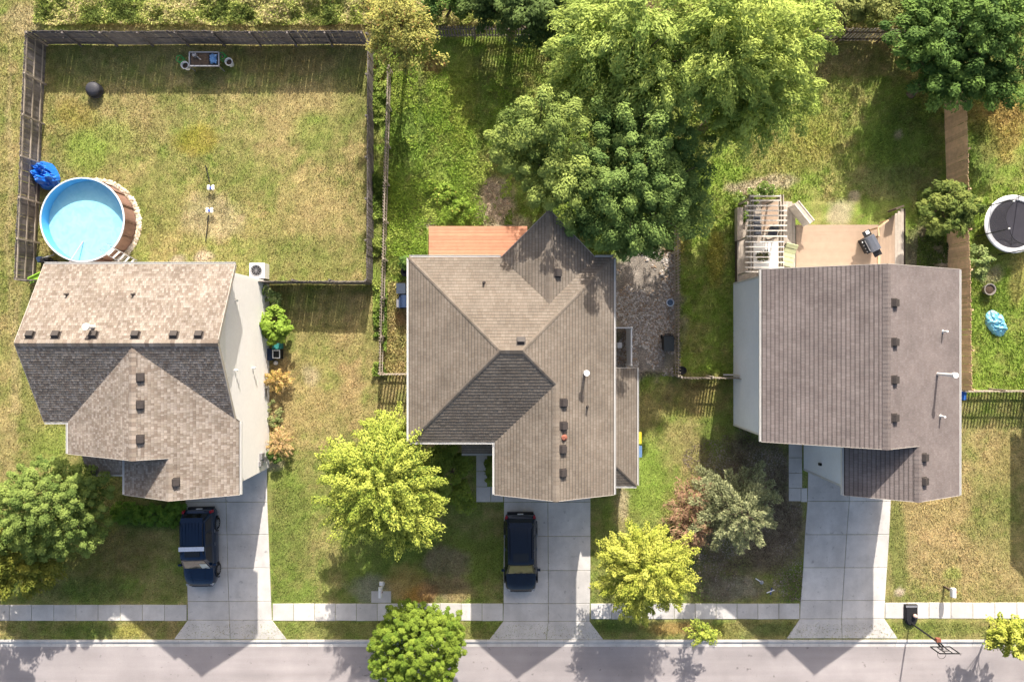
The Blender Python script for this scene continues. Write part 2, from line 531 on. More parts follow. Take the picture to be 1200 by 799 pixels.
KERB_Y = (399.5 - 749) * HC / FP
ROAD_Y = (399.5 - 758) * HC / FP
ROAD_Y2 = ROAD_Y - 8.2
xs = np.concatenate([[-2500, -600, -150, -60], np.arange(-36, 40.01, .2), [60, 150, 600, 2500]])
ys = np.concatenate([[-2500, -600, -150, -60], np.arange(-32, 27.01, .2), [60, 150, 600, 2500]])
X, Y = np.meshgrid(xs, ys)
Z = (fbm(X, Y, .35, 5) - .5) * .05
Z = np.minimum(Z, 0.008)
Z = np.where((Y < (399.5 - 700) * HC / FP), np.minimum(Z, -.004), Z)
Z = np.where((Y < (KERB_Y + ROAD_Y) / 2) & (Y > ROAD_Y2 - .2), -.24, Z)
Cg = turf(X, Y)
nx, ny = len(xs), len(ys)
idx = np.arange(nx * ny).reshape(ny, nx)
F = np.stack([idx[:-1, :-1], idx[:-1, 1:], idx[1:, 1:], idx[1:, :-1]], -1).reshape(-1, 4)
ground = link('ground', np_mesh('ground', np.stack([X, Y, Z], -1).reshape(-1, 3), F, M_GROUND, Cg.reshape(-1, 3)))
ground.data.polygons.foreach_set('use_smooth', [True] * len(ground.data.polygons))
tag(ground, 'sunburnt lawns and earth of the three back and front yards', kind='structure')

# ------------------------------------------------------------------ road, kerb, pavements
rd = MB()
rd.quad((-400, ROAD_Y2 + .02, -.072), (400, ROAD_Y2 + .02, -.072), (400, ROAD_Y + .01, -.072), (-400, ROAD_Y + .01, -.072))
_n, _l = M_ASPH.node_tree.nodes, M_ASPH.node_tree.links
_b = _n['Principled BSDF']
_src = _b.inputs['Base Color'].links[0].from_socket
_g = _n.new('ShaderNodeNewGeometry')


def _wear(sock, sx, sy, scale, a, b, lo, hi, detail=4):
    mp_ = _n.new('ShaderNodeMapping')
    mp_.inputs['Scale'].default_value = (sx, sy, 1)
    _l.new(_g.outputs['Position'], mp_.inputs['Vector'])
    nz_ = _n.new('ShaderNodeTexNoise')
    nz_.inputs['Scale'].default_value = scale
    nz_.inputs['Detail'].default_value = detail
    _l.new(mp_.outputs[0], nz_.inputs['Vector'])
    mr_ = _n.new('ShaderNodeMapRange')
    mr_.inputs['From Min'].default_value = a
    mr_.inputs['From Max'].default_value = b
    mr_.inputs['To Min'].default_value = lo
    mr_.inputs['To Max'].default_value = hi
    _l.new(nz_.outputs['Fac'], mr_.inputs['Value'])
    v_ = _n.new('ShaderNodeVectorMath')
    v_.operation = 'SCALE'
    _l.new(sock, v_.inputs[0])
    _l.new(mr_.outputs[0], v_.inputs['Scale'])
    return v_.outputs[0]


_c = _wear(_src, .06, 1.0, 1.3, .35, .65, .90, 1.08)          # worn wheel tracks along the street
_c = _wear(_c, 1, 1, .35, .4, .6, .94, 1.05)                   # large tonal patches
_c = _wear(_c, 1, 1, 2.6, .66, .74, 1.0, .55, 6)               # oil spots and tar dabs
_l.new(_c, _b.inputs['Base Color'])
_n, _l = M_CONC.node_tree.nodes, M_CONC.node_tree.links
_b = _n['Principled BSDF']
_src = _b.inputs['Base Color'].links[0].from_socket
_g = _n.new('ShaderNodeNewGeometry')
_c = _wear(_src, 1.0, .25, .9, .45, .7, 1.03, .86)              # tyre and drip streaks down the slabs
_c = _wear(_c, 1, 1, 3.4, .64, .74, 1.0, .66, 6)
_l.new(_c, _b.inputs['Base Color'])
rd.build('road', M_ASPH, None, label='grey asphalt street along the bottom of the picture', kind='structure')


def slab_mesh(poly, z, th=.12, inset=.017):
    """poly: xy list (CCW), z: number or list"""
    n = len(poly)
    zz = z if isinstance(z, (list, tuple)) else [z] * n
    c = Vector((sum(p[0] for p in poly) / n, sum(p[1] for p in poly) / n, 0))
    mb = MB()
    for lev in range(3):
        for i in range(n):
            p = Vector((poly[i][0], poly[i][1], 0))
            a = (Vector((poly[(i + 1) % n][0], poly[(i + 1) % n][1], 0)) - p).normalized()
            b = (Vector((poly[i - 1][0], poly[i - 1][1], 0)) - p).normalized()
            d = (a + b)
            d = d.normalized() if d.length > 1e-4 else (c - p).normalized()
            q = p + d * (inset * (1.0 if lev < 2 else 2.2))
            mb.v.append((q.x, q.y, zz[i] + (-th, -.012, 0)[lev]))
    for lev in range(2):
        for i in range(n):
            j = (i + 1) % n
            mb.f.append((lev * n + i, lev * n + j, (lev + 1) * n + j, (lev + 1) * n + i))
    mb.f.append(tuple(range(2 * n, 3 * n)))
    return mb


def ccw(poly):
    a = sum(poly[i][0] * poly[(i + 1) % len(poly)][1] - poly[(i + 1) % len(poly)][0] * poly[i][1] for i in range(len(poly)))
    return poly if a > 0 else poly[::-1]


def slab(parent, pts, z=.03, name='concrete_slab'):
    poly = ccw([P(*p)[:2] for p in pts])
    if isinstance(z, (list, tuple)):
        orig = [tuple(P(*p)[:2]) for p in pts]
        z = [z[orig.index(tuple(q))] for q in poly]
    return slab_mesh(poly, z).build(name, M_CONC, parent)


def lerp(a, b, t):
    return a + (b - a) * t


# kerb sections (raised lip and gutter pan)
kerb = struct_root('kerb', 'pale concrete kerb along the street')
kb = MB()
prof = [(0, .03), (-.13, .028), (-.18, .005), (-.235, -.05), (-.27, -.062), (-.455, -.068), (-.455, -.3), (0, -.3)]
L = 1.52
for x in (0.006, L - .006):
    for (dy, z) in prof:
        kb.v.append((x, dy, z))
n = len(prof)
for i in range(n):
    j = (i + 1) % n
    kb.f.append((i, j, n + j, n + i))
kb.f.append(tuple(range(n))[::-1])
kb.f.append(tuple(range(n, 2 * n)))
kme = kb.mesh('kerb_section', M_CONC)
for i in range(-26, 28):
    link('kerb_section', kme, kerb, (i * L, KERB_Y, 0))
    if abs(i) < 26:
        link('kerb_section', kme, kerb, (i * L, ROAD_Y2 - (ROAD_Y - KERB_Y) * -1, 0), math.pi)

sidew = struct_root('sidewalk', 'concrete sidewalk between the lawns and the street')


def walk_row(x0, x1, n, y0=706.5, y1=726, ya=None, yb=None):
    for i in range(n):
        a, b = lerp(x0, x1, i / n), lerp(x0, x1, (i + 1) / n)
        slab(sidew, [(a, y0 + random.uniform(-.3, .3)), (b, y0), (b, y1), (a, y1 + random.uniform(-.3, .3))], .03 + random.uniform(-.004, .004))


walk_row(-300, 219, 20, 708, 727)
walk_row(319.5, 589.5, 11, 706.5, 727)
walk_row(692, 937, 10, 706.5, 725)
walk_row(1037, 1500, 18, 705.5, 724.5)


def driveway(label, rows, cuts, flare, zf=.022):
    """rows: list of (y, xl, xmid, xr); flare: (xl, xr, y)"""
    r = struct_root('driveway', label)
    for k in range(len(rows) - 1):
        (y0, l0, m0, r0), (y1, l1, m1, r1) = rows[k], rows[k + 1]
        slab(r, [(l0, y0), (m0, y0), (m1, y1), (l1, y1)], .034 + random.uniform(-.004, .004))
        slab(r, [(m0, y0), (r0, y0), (r1, y1), (m1, y1)], .034 + random.uniform(-.004, .004))
    y0, l0, m0, r0 = rows[-1]
    fl, fr, fy = flare
    fm = (fl + fr) / 2
    slab(r, [(l0, y0), (m0, y0), (fm, fy), (fl, fy)], [.034, .034, zf, zf])
    slab(r, [(m0, y0), (r0, y0), (fr, fy), (fm, fy)], [.034, .034, zf, zf])
    return r


driveway('concrete driveway of the left house', [(545, 217, 264, 313), (588, 217.5, 265, 313.5), (626, 218, 266, 315), (665, 219, 267, 316.5), (704, 220, 268.5, 318), (726, 220, 269, 319)], None, (204, 336, 748.4))
driveway('concrete driveway of the middle house', [(540, 590.5, 642, 692), (588, 590.5, 642, 692), (628, 590.5, 642.2, 692), (668, 590, 642.4, 692), (706.6, 590, 642.5, 691.5), (727.5, 589.5, 642.5, 691)], None, (573.5, 707, 748.8))
driveway('concrete driveway of the right house', [(545, 947, 997, 1046), (587, 946, 995, 1044), (626, 943, 992, 1042), (664.7, 941, 989.5, 1039.5), (703, 938, 987, 1037), (724.5, 937, 986, 1036.5)], None, (921.5, 1052, 747.6))

pth = struct_root('path', 'front walk of the middle house')
for q in ([(558, 528), (571, 528), (571, 552), (558, 552)], [(558, 552), (571, 552), (571, 570), (558, 570)], [(558, 570), (575, 570), (575, 588), (558, 588)], [(575, 570), (590, 570), (590, 588), (575, 588)]):
    slab(pth, q)
pth = struct_root('path', 'front walk of the right house')
for q in ([(924, 515), (940, 515), (940, 536), (924, 536)], [(924, 536), (940, 536), (940, 554), (924, 554)], [(924, 554), (940, 554), (940, 571.5), (924, 571.5)], [(924, 571.5), (938.5, 571.5), (938.5, 587), (924, 587)], [(938.5, 571.5), (946, 571.5), (946, 588), (938.5, 588)]):
    slab(pth, q)
pth = struct_root('path', 'front step and walk of the left house')
for q in ([(176, 545), (217, 545), (217, 562), (176, 562)], [(176, 528), (196, 528), (196, 545), (176, 545)]):
    slab(pth, q)
mp = struct_root('path', 'grey pad under the white mailbox')
slab(mp, [(435, 692), (458.5, 692), (458.5, 706), (435, 706)], .025)

# ------------------------------------------------------------------ leaves


def leaf_quads(C, N, S, asp, r, twist=None):
    n = len(C)
    N = N / np.maximum(np.linalg.norm(N, axis=1, keepdims=True), 1e-6)
    A = r.normal(size=(n, 3)) if twist is None else twist + r.normal(size=(n, 3)) * .35
    T = A - (A * N).sum(1, keepdims=True) * N
    T /= np.maximum(np.linalg.norm(T, axis=1, keepdims=True), 1e-6)
    B = np.cross(N, T)
    s = S[:, None]
    V = np.stack([C - T * s * .5, C + B * s * asp * .5 - N * s * .06, C + T * s * .5, C - B * s * asp * .5 - N * s * .06], 1).reshape(-1, 3)
    F = np.arange(n * 4).reshape(n, 4)
    return V, F


def crown_np(lobes, nclump, nleaf, rc, leaf, cols, seed, elong=0.0, droop=0.0, asp=.55, low=-.35, shell=.55, upb=.7, out=None, patch=.35, sep=0.0, ball=.8, sunb=.45, inner=0):
    """lobes: (x,y,z,rx,ry,rz). Clumps sit on the lobes; leaves dress each clump."""
    r = np.random.default_rng(seed)
    lob = np.array(lobes, float)
    vol = (lob[:, 3] * lob[:, 4] * lob[:, 5]) ** .67
    nc = nclump * (6 if sep else 1)
    ids = r.choice(len(lob), nc, p=vol / vol.sum())
    D = r.normal(size=(nc * 4, 3))
    D /= np.linalg.norm(D, axis=1, keepdims=True)
    D = D[D[:, 2] > low][:nc]
    k = len(D)
    ids = ids[:k]
    rad = shell + (1 - shell) * r.random(k) ** .6
    ctr = lob[ids, :3] + D * lob[ids, 3:] * rad[:, None] * (1 + .12 * r.normal(size=(k, 1)))
    if sep:
        # keep the twig ends apart, and off the inside of neighbouring lobes
        keep = []
        for i in range(k):
            q = (ctr[i] - lob[:, :3]) / lob[:, 3:]
            q = (q * q).sum(1)
            q[ids[i]] = 9
            if q.min() < .45:
                continue
            if keep and (((ctr[keep] - ctr[i]) ** 2).sum(1)).min() < sep * sep:
                continue
            keep.append(i)
            if len(keep) >= nclump:
                break
        ids, D, ctr = ids[keep], D[keep], ctr[keep]
        k = len(keep)
    # outward direction of each clump
    out_d = D * np.array([1, 1, .5])
    out_d /= np.linalg.norm(out_d, axis=1, keepdims=True)
    rcl = rc * (.65 + .7 * r.random(k))
    cid = np.repeat(np.arange(k), nleaf)
    n = len(cid)
    d = r.normal(size=(n, 3))
    d /= np.linalg.norm(d, axis=1, keepdims=True)
    d[:, 2] = np.where(d[:, 2] < -.2, -d[:, 2], d[:, 2])
    rr = .35 + .65 * r.random(n) ** .5
    off = d * (rcl[cid] * rr)[:, None] * np.array([1, 1, .75])
    if elong > 0:
        t = r.random(n) * 2 - .9
        off *= (1 - .45 * np.clip(t, 0, 1))[:, None]
        off += out_d[cid] * (t * elong * rcl[cid])[:, None]
        off[:, 2] -= droop * (np.clip(t, 0, 1) ** 2) * rcl[cid]
    C = ctr[cid] + off
    N = d * ball + np.array([0, 0, upb]) + out_d[cid] * .3 + r.normal(size=(n, 3)) * .45 + np.array(sv) * sunb
    S = leaf * (.6 + .8 * r.random(n))
    V, F = leaf_quads(C, N, S, asp, r, out_d[cid] if elong > 0 else None)
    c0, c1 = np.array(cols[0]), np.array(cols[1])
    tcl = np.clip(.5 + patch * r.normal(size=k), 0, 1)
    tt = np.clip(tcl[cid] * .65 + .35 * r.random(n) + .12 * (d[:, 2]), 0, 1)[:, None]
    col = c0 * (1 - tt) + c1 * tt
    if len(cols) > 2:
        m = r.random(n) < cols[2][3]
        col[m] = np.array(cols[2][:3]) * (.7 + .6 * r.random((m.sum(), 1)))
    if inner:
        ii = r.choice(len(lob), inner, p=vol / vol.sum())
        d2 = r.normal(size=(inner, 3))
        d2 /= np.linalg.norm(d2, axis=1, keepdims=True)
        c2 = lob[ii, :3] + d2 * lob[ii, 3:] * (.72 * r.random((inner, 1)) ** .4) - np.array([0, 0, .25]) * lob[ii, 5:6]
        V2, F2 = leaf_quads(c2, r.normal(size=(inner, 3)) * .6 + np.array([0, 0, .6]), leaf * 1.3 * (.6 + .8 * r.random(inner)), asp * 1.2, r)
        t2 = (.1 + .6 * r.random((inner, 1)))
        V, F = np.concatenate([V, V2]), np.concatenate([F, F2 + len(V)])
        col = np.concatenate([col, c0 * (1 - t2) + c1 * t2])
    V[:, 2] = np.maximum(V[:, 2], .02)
    return V, F, col, ctr


def make_plant(name, label, cat, base, lobes, nclump, nleaf, rc, leaf, cols, seed, trunk_r=.12, nlimb=9, group=None, stems=None, **kw):
    V, F, col, ctr = crown_np(lobes, nclump, nleaf, rc, leaf, cols, seed, **kw)
    t = thing(name, label, cat, base, 0, group)
    off = np.array(base)
    o = link('crown', np_mesh('crown', V - off, F, M_LEAF, col), t)
    r = random.Random(seed)
    mb = MB()
    cz = float(np.mean([l[2] for l in lobes]))
    top = Vector((float(np.mean([l[0] for l in lobes])), float(np.mean([l[1] for l in lobes])), cz))
    b = Vector(base)
    fork = b.lerp(top, .5)
    if stems is None:
        mb.tube([b, b.lerp(fork, .3) + Vector((.03, .02, 0)), fork, b.lerp(top, .85)], [trunk_r * 1.35, trunk_r, trunk_r * .85, trunk_r * .4], 8)
        mb.build('trunk', M_BARK, t, True)
        lm = MB()
        for i in range(nlimb):
            c = Vector(ctr[r.randrange(len(ctr))])
            s = b.lerp(top, r.uniform(.4, .75))
            mid = s.lerp(c, .5) + Vector((r.uniform(-.2, .2), r.uniform(-.2, .2), r.uniform(0, .25)))
            lm.tube([s, mid, c], [trunk_r * .45, trunk_r * .28, trunk_r * .1], 5)
        if nlimb:
            lm.build('limbs', M_BARK, t, True)
    else:
        for i in range(stems):
            c = Vector(ctr[r.randrange(len(ctr))])
            mb.tube([b + Vector((r.uniform(-.1, .1), r.uniform(-.1, .1), 0)), b.lerp(c, .5) + Vector((0, 0, .1)), c], [trunk_r, trunk_r * .7, trunk_r * .3], 5)
        mb.build('stems', M_BARK, t, True)
    return t


def W(px, py, z, rpx, ry=None, rz=None):
    """a lobe seen at (px,py) when its centre is z high; radii in photo pixels (rz in metres)"""
    p = P(px, py, z)
    k = (HC - z) / FP
    return (p.x, p.y, z, rpx * k, (ry or rpx) * k, rz if rz else rpx * k)


# ------------------------------------------------------------------ roofs
def clip_half(poly, ax, lim, keep_greater):
    out = []
    n = len(poly)
    for i in range(n):
        a, b = poly[i], poly[(i + 1) % n]
        ia = (a[ax] >= lim) if keep_greater else (a[ax] <= lim)
        ib = (b[ax] >= lim) if keep_greater else (b[ax] <= lim)
        if ia:
            out.append(a)
        if ia != ib:
            t = (lim - a[ax]) / (b[ax] - a[ax])
            out.append((a[0] + (b[0] - a[0]) * t, a[1] + (b[1] - a[1]) * t))
    return out


class Roof:
    def __init__(self, base, parent, course=.145, tab=.30, vary=.16, band=1.0):
        self.band = band
        mean = [sum(b[i] for b in base) / len(base) for i in range(3)]
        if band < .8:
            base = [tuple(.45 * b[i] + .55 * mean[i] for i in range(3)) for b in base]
        self.base = base
        self.parent = parent
        self.sh = MB()
        self.deck = MB()
        self.cap = MB()
        self.guts = []
        self.rakes = []
        self.course, self.tab, self.vary = course, tab, vary
        self.rn = random.Random(len(base) * 7 + int(base[0][0] * 1000))

    def tint(self, amt=None):
        r = self.rn
        a = amt or self.vary
        b = self.base[r.randrange(len(self.base))]
        k = 1 + r.uniform(-a, a)
        return (b[0] * k, b[1] * k, b[2] * k)

    def plane(self, poly, course=None):
        pts = [Vector(p) for p in poly]
        n = Vector((0, 0, 0))
        for i in range(len(pts)):
            n += (pts[i] - pts[0]).cross(pts[(i + 1) % len(pts)] - pts[0])
        n.normalize()
        if n.z < 0:
            n = -n
            pts = pts[::-1]
        up = (Vector((0, 0, 1)) - n * n.z).normalized()
        e = up.cross(n).normalized()
        o = pts[0]
        p2 = [((p - o).dot(up), (p - o).dot(e)) for p in pts]
        self.deck.quad(*[p - n * .004 for p in pts])
        self.deck.quad(*[p - Vector((0, 0, .17)) for p in pts[::-1]])
        c = course or self.course
        smin, smax = min(p[0] for p in p2), max(p[0] for p in p2)
        k = 0
        s = smin - .001
        while s < smax:
            strip = clip_half(clip_half(p2, 0, s, True), 0, s + c, False)
            if len(strip) >= 3:
                e0 = min(p[1] for p in strip)
                e1 = max(p[1] for p in strip)
                x = math.floor(e0 / self.tab) * self.tab - self.rn.random() * self.tab
                while x < e1:
                    wd = self.tab * self.rn.uniform(.55, 1.25)
                    t = clip_half(clip_half(strip, 1, x, True), 1, x + wd - .006, False)
                    if len(t) >= 3:
                        lift = self.rn.uniform(.011, .019)
                        col = self.tint()
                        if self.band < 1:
                            cut = s + c * .24  # lower strip darkened: a shadow line carried in the tab colour
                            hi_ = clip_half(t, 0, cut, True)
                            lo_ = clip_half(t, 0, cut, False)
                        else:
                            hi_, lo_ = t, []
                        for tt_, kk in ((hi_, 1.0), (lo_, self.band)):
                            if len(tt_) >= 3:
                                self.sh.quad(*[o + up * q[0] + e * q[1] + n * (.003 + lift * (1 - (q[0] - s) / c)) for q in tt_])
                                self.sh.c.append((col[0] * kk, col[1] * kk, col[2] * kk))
                        low = [q for q in t if q[0] < s + .002]
                        if len(low) >= 2:
                            a = min(q[1] for q in low)
                            b = max(q[1] for q in low)
                            f = lambda ee, h: o + up * (s) + e * ee + n * h
                            self.sh.quad(f(a, .0), f(b, .0), f(b, .003 + lift), f(a, .003 + lift))
                            self.sh.c.append(col)
                    x += wd
            s += c
            k += 1

    def ridge(self, a, b, s1, s2, wd=.17, mul=.9):
        """a->b line, s1/s2: downhill vectors (unit horizontal * , dz per m) of the two sides"""
        a, b = Vector(a), Vector(b)
        L = (b - a).length
        d = (b - a).normalized()
        n = max(1, int(L / .2))
        for i in range(n):
            p, q = a + d * (L * i / n), a + d * (L * (i + 1) / n + .03)
            h0, h1 = Vector((0, 0, .028)), Vector((0, 0, .04))
            col = [c * mul for c in self.tint()]
            for s in (s1, s2):
                s = Vector(s)
                self.cap.quad(p + h0, q + h1, q + s * wd + h1, p + s * wd + h0)
                self.cap.c.append(col)
            self.cap.quad(q + h1, q + Vector(s1) * wd + h1, q + Vector(s1) * wd, q)
            self.cap.c.append(col)
            self.cap.quad(q + h1, q + Vector(s2) * wd + h1, q + Vector(s2) * wd, q)
            self.cap.c.append(col)

    def gutter(self, a, b, o):
        """eave line a-b, o outward unit xy"""
        a, b, o = Vector(a), Vector(b), Vector((o[0], o[1], 0))
        z = Vector((0, 0, -.075))
        gut = MB()
        self.guts.append(gut)
        gut.beam(a + o * .05 + z, b + o * .05 + z, .03, .14)
        gut.beam(a + o * .095 + z * 1.6, b + o * .095 + z * 1.6, .06, .02)
        gut.beam(a + o * .115 + z * .8, b + o * .115 + z * .8, .016, .11)

    def rake(self, a, b, o):
        a, b, o = Vector(a), Vector(b), Vector((o[0], o[1], 0))
        z = Vector((0, 0, -.085))
        self.rakes.append(MB().beam(a + o * .013 + z, b + o * .013 + z, .026, .19))

    def finish(self):
        r = self.deck.build('roof', M_UNDER, self.parent)
        self.r = r
        self.sh.build('shingles', M_SHINGLE, r, kind='stuff')
        if self.cap.f:
            self.cap.build('ridge_cap', M_SHINGLE, r, kind='stuff')
        for g in self.guts:
            g.build('gutter', M_TRIM, r)
        for g in self.rakes:
            g.build('rake_board', M_RAKE, r)
        return r


vent_me = None


def roof_vent(r, p, slope_dir, up_rot):
    """box vent: hood on a low base, p on the roof surface"""
    global vent_me
    if vent_me is None:
        mb = MB()
        mb.box((0, 0, .01), (.44, .42, .03))
        v = [(-.165, -.165, .02), (.165, -.165, .02), (.165, .165, .02), (-.165, .165, .02), (-.17, -.18, .16), (.17, -.18, .16), (.17, .09, .18), (-.17, .09, .18)]
        b = len(mb.v)
        mb.v += v
        for q in ((4, 5, 6, 7), (0, 1, 5, 4), (1, 2, 6, 5), (2, 3, 7, 6), (3, 0, 4, 7)):
            mb.f.append(tuple(b + i for i in q))
        vent_me = mb.mesh('roof_vent', M_VENT)
    o = link('roof_vent', vent_me, r)
    o.location = Vector(p) - world_org(r)
    # slope_dir: downhill (x, y, dz) ; local -Y points downhill
    s = Vector(slope_dir).normalized()
    e = Vector((0, 0, 1)).cross(-s).normalized() * -1
    n = s.cross(e)
    if n.z < 0:
        e = -e
        n = s.cross(e)
    Rm = Matrix((( e.x, -s.x, n.x), (e.y, -s.y, n.y), (e.z, -s.z, n.z)))
    if Rm.determinant() < 0:
        Rm = Matrix(((-e.x, -s.x, n.x), (-e.y, -s.y, n.y), (-e.z, -s.z, n.z)))
    o.rotation_euler = Rm.to_euler()
    return o


def pipe(r, p, h=.35, rad=.05, name='vent_pipe', m=None, cap=False):
    p = Vector(p)
    mb = MB()
    mb.tube([p - Vector((0, 0, .15)), p + Vector((0, 0, h))], rad, 10)
    if cap:
        mb.tube([p + Vector((0, 0, h + .03)), p + Vector((0, 0, h + .17))], [rad * 1.8, rad * 1.8], 12)
    else:
        mb.lathe((p.x, p.y, p.z), [(rad * 2.2, -.05), (rad * 1.3, .07), (rad, .1)], 10)
    return mb.build(name, m or M_PVC, r, True)


def siding(wb, p0, p1, z0, z1, lap=.2):
    """clapboard wall between two ground points, outside is to the right of p0->p1"""
    a, b = Vector((p0[0], p0[1], 0)), Vector((p1[0], p1[1], 0))
    d = (b - a).normalized()
    o = Vector((d.y, -d.x, 0))
    z = z0
    while z < z1 - .001:
        t = min(z + lap, z1)
        lo, hi = o * .048, o * .004
        wb.quad(a + lo + Vector((0, 0, z)), b + lo + Vector((0, 0, z)), b + hi + Vector((0, 0, t)), a + hi + Vector((0, 0, t)))
        wb.quad(a + Vector((0, 0, z)), b + Vector((0, 0, z)), b + lo + Vector((0, 0, z)), a + lo + Vector((0, 0, z)))
        z = t
    return o


def gable_tri(wb, p0, p1, z, apex):
    wb.quad((p0[0], p0[1], z), (p1[0], p1[1], z), apex)


def window(house, c, out, wd, ht):
    """c: centre on the wall, out: outward unit xy"""
    o = Vector((out[0], out[1], 0))
    s = Vector((-o.y, o.x, 0))
    c = Vector(c)
    u = Vector((0, 0, 1))
    f = MB()
    for k in (-1, 1):
        f.beam(c + s * (k * (wd / 2 + .04)) - u * (ht / 2 + .08) + o * .035, c + s * (k * (wd / 2 + .04)) + u * (ht / 2 + .08) + o * .035, .08, .05)
        f.beam(c - s * (wd / 2) + u * (k * (ht / 2 + .04)) + o * .037, c + s * (wd / 2) + u * (k * (ht / 2 + .04)) + o * .037, .05, .08)
    f.beam(c - s * (wd / 2) + o * .034, c + s * (wd / 2) + o * .034, .04, .05)
    fr = f.build('window', M_TRIM, house)
    g = MB()
    g.quad(c - s * wd / 2 - u * ht / 2 + o * .026, c + s * wd / 2 - u * ht / 2 + o * .026, c + s * wd / 2 + u * ht / 2 + o * .026, c - s * wd / 2 + u * ht / 2 + o * .026)
    g.build('pane', M_PANE, fr)


def garage_door(house, x0, x1, y, z1=2.2):
    f = MB()
    f.box(((x0 + x1) / 2, y - .03, z1 + .08), (x1 - x0 + .3, .05, .14))
    f.box((x0 - .07, y - .031, z1 / 2), (.14, .05, z1))
    f.box((x1 + .07, y - .031, z1 / 2), (.14, .05, z1))
    d = f.build('garage_door', M_TRIM, house)
    n = 4
    for k in range(4):
        for i in range(n):
            mb = MB()
            w_ = (x1 - x0) / n
            mb.box((x0 + w_ * (i + .5), y - .03, .08 + (z1 - .1) * (k + .5) / 4), (w_ - .03, .03, (z1 - .1) / 4 - .03))
            mb.build('door_panel', M_DOOR, d)


def downspout(house, x, y, z1, out):
    mb = MB()
    o = Vector((out[0], out[1], 0))
    p = Vector((x, y, 0)) + o * .06
    mb.beam(p + Vector((0, 0, .15)), p + Vector((0, 0, z1)), .07, .09)
    mb.beam(p + Vector((0, 0, .15)), p + o * .6 + Vector((0, 0, .06)), .08, .07)
    mb.build('downspout', M_TRIM, house)


# ================================================================== LEFT HOUSE
H = thing('house', 'left two storey house with tan shingles, beside the round pool', 'house', (-18.7, -2, 0))
ze, xl, xr, yb, yf, ry = 6.05, -23.55, -13.95, 3.85, -4.06, -.10
zr = 8.1
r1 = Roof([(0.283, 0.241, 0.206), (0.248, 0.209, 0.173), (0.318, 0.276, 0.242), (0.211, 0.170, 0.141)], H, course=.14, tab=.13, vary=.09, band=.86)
gx0, gx1, gxr, gz, gy = -22.35, -13.75, -18.05, 7.98, -5.67       # front gable
ax0, axr, az, ay = -19.5, -16.62, 7.34, -7.73                      # garage gable
r1.plane([(xl, yb, ze), (xr, yb, ze), (xr, ry, zr), (xl, ry, zr)])
pf = (zr - ze) / (ry - yf)
yv = ry - (zr - gz) / pf                                            # gable ridge meets main slope
zl = lambda y: zr - (ry - y) * pf
r1.plane([(xl, yf, ze), (gx0, yf, ze), (gxr, yv, gz), (gxr, ry, zr), (xl, ry, zr)])
r1.plane([(gxr, ry, zr), (gxr, yv, gz), (xr - .03, yf + .05, ze + .03), (xr, yf, ze), (xr, ry, zr)])
r1.plane([(gx0, yf, ze), (gx0, gy, ze), (gxr, gy, gz), (gxr, yv, gz)])
r1.plane([(gxr, yv, gz), (gxr, gy, gz), (axr, gy, az + .0), (gx1, gy, ze), (gx1, yf, ze)])
r1.plane([(axr, gy, az), (axr, ay, az), (gx1, ay, ze), (gx1, gy, ze)])
r1.plane([(axr, gy, az), (ax0, gy, ze), (ax0, ay, ze), (axr, ay, az)])
pg = (gz - ze) / (gx1 - gxr)
r1.ridge((xl, ry, zr), (xr, ry, zr), (0, 1, -pf), (0, -1, -pf))
r1.ridge((gxr, yv, gz), (gxr, gy, gz), (1, 0, -pg), (-1, 0, -pg), mul=1.0)
r1.ridge((axr, gy - .05, az), (axr, ay, az), (1, 0, -pg), (-1, 0, -pg), mul=1.0)
# porch roof
r1.plane([(-23.3, -5.35, 3.85), (-23.3, -7.3, 3.0), (-19.4, -7.3, 3.0), (-19.4, -5.35, 3.85)])
r1.gutter((-23.3, -7.3, 3.0), (-19.45, -7.3, 3.0), (0, -1))
r1.gutter((xl, yb, ze), (xr, yb, ze), (0, 1))
r1.gutter((xl, yf, ze), (gx0, yf, ze), (0, -1))
r1.gutter((gx0, yf, ze), (gx0, gy, ze), (-1, 0))
r1.gutter((gx1, yf, ze), (gx1, ay, ze), (1, 0))
r1.gutter((ax0, gy, ze), (ax0, ay, ze), (-1, 0))
r1.rake((xl, yb, ze), (xl, ry, zr), (-1, 0))
r1.rake((xl, ry, zr), (xl, yf, ze), (-1, 0))
r1.rake((xr, yb, ze), (xr, ry, zr), (1, 0))
r1.rake((xr, ry, zr), (xr, yf, ze), (1, 0))
r1.rake((gx0, gy, ze), (gxr, gy, gz), (0, -1))
r1.rake((gxr, gy, gz), (axr, gy, az), (0, -1))
r1.rake((ax0, ay, ze), (axr, ay, az), (0, -1))
r1.rake((axr, ay, az), (gx1, ay, ze), (0, -1))
rf = r1.finish()
for px in (37, 67, 111, 160, 205, 234):
    p = P(px, 393, 7.85)
    roof_vent(rf, (p.x, p.y, zr - (p.y - ry) * (zr - ze) / (yb - ry)), (0, 1, -.52), 0)
for (px, py) in ((165, 442), (165, 474), (165, 514), (207, 564)):
    z = 7.75 if px < 200 else 7.1
    p = P(px, py, z)
    roof_vent(rf, (p.x, p.y, gz - (p.x - gxr) * pg), (1, 0, -.45), 0)
for (px, py) in ((77, 345), (155, 345)):
    p = P(px, py, 7)
    pipe(rf, (p.x, p.y, zr - (p.y - ry) * (zr - ze) / (yb - ry)), .22, .05, m=M_VENT)
p = P(107, 383, 7.9)
pipe(rf, (p.x, p.y, zr - (p.y - ry) * .52), .5, .09, 'flue_pipe', cap=True)
wb = MB()
wx0, wx1 = -23.1, -14.45
siding(wb, (wx1, -7.5), (wx1, 3.5), 0, 6.0)
siding(wb, (wx1, 3.5), (wx0, 3.5), 0, 5.95)
siding(wb, (wx0, 3.5), (wx0, -3.75), 0, 6.0)
